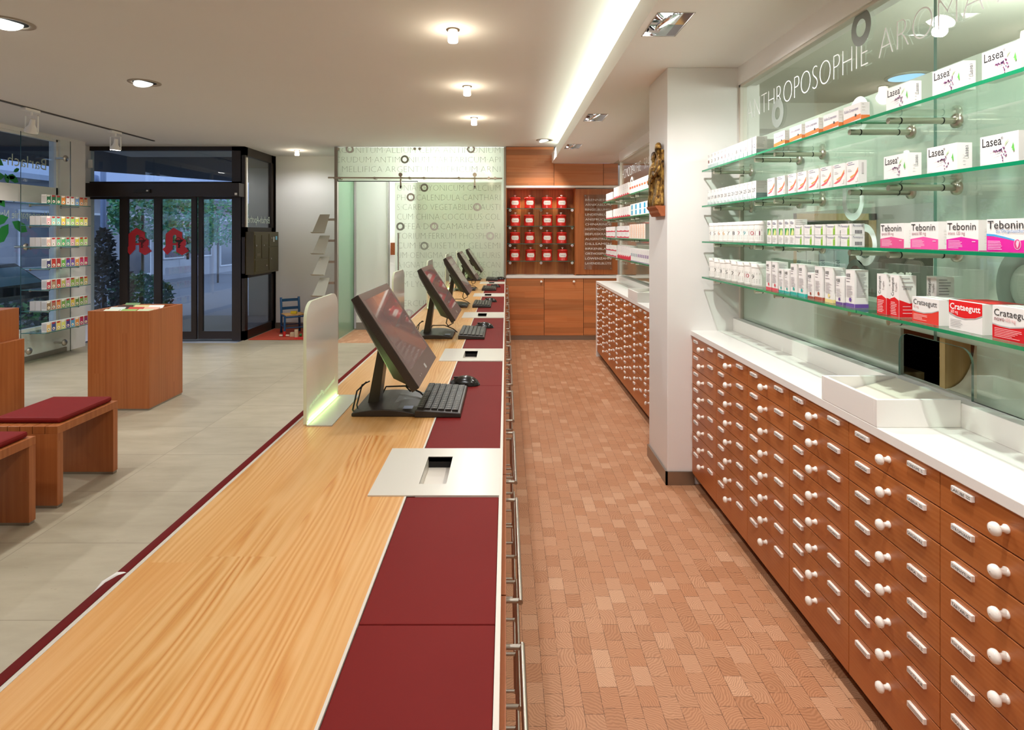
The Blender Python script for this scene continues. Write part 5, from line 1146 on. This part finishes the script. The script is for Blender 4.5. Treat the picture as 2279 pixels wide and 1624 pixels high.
# ================================================================ CHILDREN'S CORNER
tag(MB().box(-3.88, -2.6, 8.72, 9.72, 0, .012).build('play_rug', M['rug'], bev=.004), 'orange-red woven rug under the small blue chair', 'rug')
t = thing('child_chair', 'small blue wooden child chair with woven rush seat', 'chair', (0, 0, 0))
def post(a, c, r): return MB().cyl(a, c, r, 12)
for sx in (-1, 1):
    b = MB().tube([(.145*sx-(0 if sx > 0 else 0), .13, 0), (.14*sx, .135, .28), (.14*sx, .165, .56)], .018, 12).build('back_post', M['blue'], t)
    post((.16*sx, -.13, 0), (.155*sx, -.12, .30), .017).build('leg', M['blue'], t)
for z in (.36, .49): MB().prism([(-.14+.28*i/8, .012*math.sin(PI*i/8)) for i in range(9)]+[(.14-.28*i/8, -.012+.012*math.sin(PI*(8-i)/8)) for i in range(9)], (0, .15+.03*(z-.3)/.25, z), (1, 0, 0), (0, 1, 0), .045, 0).build('back_slat', M['blue'], t)
b = MB()
for z, o in ((.1, 0), (.27, 0)):
    r_ = .008 if z < .2 else .013
    b.cyl((-.155, -.125, z), (.155, -.125, z), r_).cyl((-.14, .13, z+.02), (.14, .13, z+.02), r_).cyl((-.155, -.125, z+.015), (-.142, .13, z+.015), r_).cyl((.155, -.125, z+.015), (.142, .13, z+.015), r_)
b.build('stretcher', M['blue'], t)
b = MB(); n_ = 12
for i in range(n_):
    q = i/n_; b.tube([(-.15, -.125+.25*q, .302), (-.02, -.12+.245*q, .298), (.0, -.12+.245*q, .297), (.02, -.12+.245*q, .298), (.15, -.125+.25*q, .302)], .0125, 6)
b.build('rush_seat', M['rush'], t)
t.location = (-3.42, 9.3, .0125); t.rotation_euler = (0, 0, .62)
tb_ = lambda bm, m_, lab, cat='toy': tag(bm.build('toy_block', m_), lab, cat, 'building blocks in the play corner')
tb_(MB().box(-3.42, -3.33, 9.2, 9.25, .3285, .37), flat('d8b818'), 'small yellow toy block lying on the blue chair seat')
tb_(MB().cyl((-3.42, 8.95, .0125), (-3.42, 8.95, .09), .022, 18), flat('c02018'), 'red upright cylinder toy block on the rug')
tb_(MB().cyl((-3.50, 8.96, .027), (-3.446, 8.955, .027), .0145, 14), flat('d8c8b0'), 'pale stick toy block lying left of the red cylinder')
tb_(MB().cyl((-3.394, 8.95, .03), (-3.34, 8.94, .03), .0145, 14), flat('d8c8b0'), 'pale stick toy block lying right of the red cylinder')
tb_(MB().box(-3.33, -3.26, 8.94, 9.0, .0125, .075), flat('c8b48c'), 'pale wooden cube toy block on the rug')
tb_(MB().cyl((-3.225, 8.92, .0125), (-3.225, 8.92, .125), .03, 18), flat('cdb892'), 'tall pale wooden cylinder toy block on the rug')
tb_(MB().lathe([(.001, -.024), (.017, -.017), (.024, 0), (.017, .017), (.001, .024)], (-3.17, 8.95, .037), (0, 0, 1), 16, cap=False), flat('2a6a2a'), 'green toy ball beside the tall pale cylinder')
tb_(MB().box(-3.2, -3.06, 8.76, 8.79, .0125, .03), flat('c82a2a'), 'flat red toy stick at the front of the rug')
# ================================================================ OUTSIDE
struct(MB().box(-40, 6, YW+.12, 60, -.35, -.3).box(-40, -6.16, -10, YW+.12, -.35, -.3).box(-6.42, -3.98, 8.72, 11.5, -.3, -.02, 1).build('ground_outside', [flat('6c7078', .8), flat('8b8a86', .8)]))
struct(MB().prism([(-9, 8.84), (-3.99, 8.84), (-3.99, 15.5), (-6.4, 15.5), (-9, 12.0)], (0, 0, CZ+.02), (1, 0, 0), (0, 1, 0), .2).box(-7.9, -6.16, -2, 8.84, 2.95, 3.2, 0).build('roof_canopy', flat('3a3a42', .8)))
struct(MB().box(-5.15, -4.75, 11.6, 12.0, -.3, CZ).build('pillar_outside', flat('a7a79f', .8)))
struct(MB().box(-3.9, .1, YW+.1, YW+.25, -.3, CZ).box(-3.99, -3.89, YW, 16, -.3, CZ).build('wall_outside', flat('9da0a0', .8)))
for i, (x, y) in enumerate([(-5.6, 9.6), (-4.5, 9.6), (-5.0, 10.8), (-4.4, 10.9)]):
    t = thing('canopy_downlight', 'small lit downlight under the entrance canopy, %s' % ['front left', 'front right', 'rear left', 'rear right'][i], 'downlight', (x, y, CZ), 'downlights under the entrance canopy')
    MB().lathe([(.07, .015), (.07, .005), (.055, .004)], (x, y, CZ), (0, 0, 1), 20, cap=False).build('trim_ring', M['alu'], t)
    MB().lathe([(.055, .0045), (.001, .0045)], (x, y, CZ), (0, 0, 1), 20, cap=False).build('lamp', glow('canopy_glow', (.95, 1, .85, 1), 4), t)
# building across the street
t = thing('house', 'pale rendered house with grey pitched roof across the street', 'building', (-16, 18, -.3))
b = MB().box(-20, -14, 6, 34, -.3, 3.4, 0); b.build('facade', fac_mat(), t)
MB().add([(-13.4, 5.5, 3.3), (-13.4, 34.5, 3.3), (-17.2, 34.5, 6.2), (-17.2, 5.5, 6.2), (-13.4, 5.5, 3.15), (-13.4, 34.5, 3.15), (-17.2, 34.5, 6.0), (-17.2, 5.5, 6.0)], [(0, 1, 2, 3), (4, 7, 6, 5), (0, 4, 5, 1), (0, 3, 7, 4), (1, 5, 6, 2)], 0).build('roof', flat('8f9cb4', .7), t)
for i in range(11):
    y = 7.2+2.35*i
    f = MB().box(-14.03, -13.96, y, y+1.5, .55 if i % 3 else .0, 2.3).build('window_frame', flat('c8ccd2'), t)
    MB().box(-13.97, -13.95, y+.07, y+1.43, .62 if i % 3 else .07, 2.23).build('pane', flat('3a4454', .15), f)
MB().box(-13.98, -13.9, 10.2, 17.2, 2.5, 2.95).build('shop_fascia', flat('d6dade', .5), t)
# car
t = thing('parked_car', 'dark parked car seen through the left window', 'car', (-9.8, 10.0, -.3))
pr = [(-2.1, .28), (-2.15, .55), (-2.0, .78), (-1.3, .88), (-.6, 1.32), (.5, 1.36), (1.2, .95), (1.95, .84), (2.15, .6), (2.12, .28)]
MB().prism([(p, q) for p, q in pr], (-10.6, 10.1, -.3), (0, 1, 0), UZ, 1.62, 0).build('body', flat('1b1720', .2), t, .06)
for sx in (-10.42, -8.76): pass
MB().prism([(.56, 1.30), (1.12, .97), (-1.2, .93), (-.58, 1.27)][::-1], (-8.975, 10.1, -.3), (0, 1, 0), UZ, .012, 0).add([(-10.4, 10.68, 1.02), (-9.15, 10.68, 1.02), (-9.08, 11.26, .68), (-10.45, 11.26, .68)], [(0, 1, 2, 3)], 0).build('window_glass', flat('7fb4c4', .08), t)
for yy in (8.75, 11.45):
    for xw in (-10.58, -9.02):
        MB().lathe([(.19, -.09), (.31, -.085), (.32, -.05), (.32, .05), (.31, .085), (.19, .09)], (xw, yy, .02), (1, 0, 0), 24).build('wheel', M['blk'], t)
# lamp post and planting
t = thing('street_pole', 'thin grey-blue pole outside the entrance sidelight', 'pole', (xx(230, 13.5), 13.5, -.3))
MB().cyl((xx(230, 13.5), 13.5, -.3), (xx(230, 13.5), 13.5, 3.2), .06, 14).lathe([(.06, 0), (.16, .05), (.14, .25), (.05, .3)], (xx(205, 13.5), 13.5, 2.7), (0, 0, 1), 16).build('post', flat('7d92b4', .5), t)
def bush(lab, c, r, n, mats, seed, ln=.1, name='garden_shrub', tip=False):
    rr = random.Random(seed); b = MB()
    for i in range(n):
        a, e, q = rr.uniform(0, 2*PI), math.asin(rr.uniform(-1, 1)), rr.uniform(.55, 1)**.5
        if tip and i % 6 == 0: q *= .5
        p = Vector((c[0]+r[0]*q*math.cos(a)*math.cos(e), c[1]+r[1]*q*math.sin(a)*math.cos(e), c[2]+r[2]*q*math.sin(e)))
        if tip and i % 6 == 0: p.z += .85; p.x += (c[0]-p.x)*.45; p.y += (c[1]-p.y)*.45
        d_ = Vector((rr.uniform(-1, 1), rr.uniform(-1, 1), rr.uniform(-.4, 1))).normalized()*ln*rr.uniform(.6, 1.3); s_ = d_.orthogonal().normalized()*ln*.3
        b.add([p, p+d_*.5+s_, p+d_, p+d_*.5-s_], [(0, 1, 2, 3)], rr.randrange(len(mats)))
    b.cyl((c[0], c[1], c[2]-r[2]-.1 if c[2]-r[2] < 1 else -.3), (c[0], c[1], c[2]), .04, 8, len(mats))
    tag(b.build(name, mats+[flat('4a3c30', .8)]), lab, 'shrub')
g1 = [leaf_mat('leaf_green', '2f6b3a', '5aa05a'), leaf_mat('leaf_teal', '2a6a5a', '4a9a7a')]
g2 = [leaf_mat('leaf_dark', '232c34', '3a4a52'), leaf_mat('leaf_slate', '2c3a44', '4a5a60')]
bush('dark conifer shrub outside the left sidelight of the entrance', (xx(232, 10.6), 10.6, .45), (.42, .5, .75), 1500, g2, 1, .11, tip=True)
bush('bright green low shrub outside the first sliding door leaf', (xx(314, 12.4), 12.4, .25), (.6, .5, .5), 1500, g1, 3, .1)
bush('hanging green foliage above, outside the first sliding door leaf', (xx(318, 15), 15, 2.1), (.75, .8, .75), 1400, g1, 4, .13, 'garden_tree')
bush('green tree foliage outside the second sliding door leaf', (xx(418, 18), 18, 1.9), (.9, .9, 1.0), 1400, g1, 5, .14, 'garden_tree')
bush('green tree foliage outside the right sidelight', (xx(485, 22.5), 22.5, 2.3), (1.3, .9, 1.2), 1500, g1, 6, .14, 'garden_tree')
bush('low green planting below the left display window', (-7.0, 8.3, .2), (.35, 1.0, .45), 900, g2+g1[:1], 7, .1)
# ================================================================ WORLD
w = D.worlds.new('dusk'); SC.world = w; w.use_nodes = True
nt = w.node_tree; bg = nt.nodes['Background']; bg.inputs[0].default_value = (.52, .62, .88, 1); bg.inputs[1].default_value = 1.2
SC.view_settings.view_transform = 'Standard'; SC.view_settings.look = 'None'; SC.view_settings.exposure = .8; SC.view_settings.gamma = 1
SC.view_settings.use_curve_mapping = False
cy = SC.cycles
cy.use_denoising = True; cy.max_bounces = 10; cy.diffuse_bounces = 6; cy.glossy_bounces = 4; cy.transparent_max_bounces = 24; cy.transmission_bounces = 6
cy.caustics_reflective = False; cy.caustics_refractive = False; cy.sample_clamp_indirect = 4
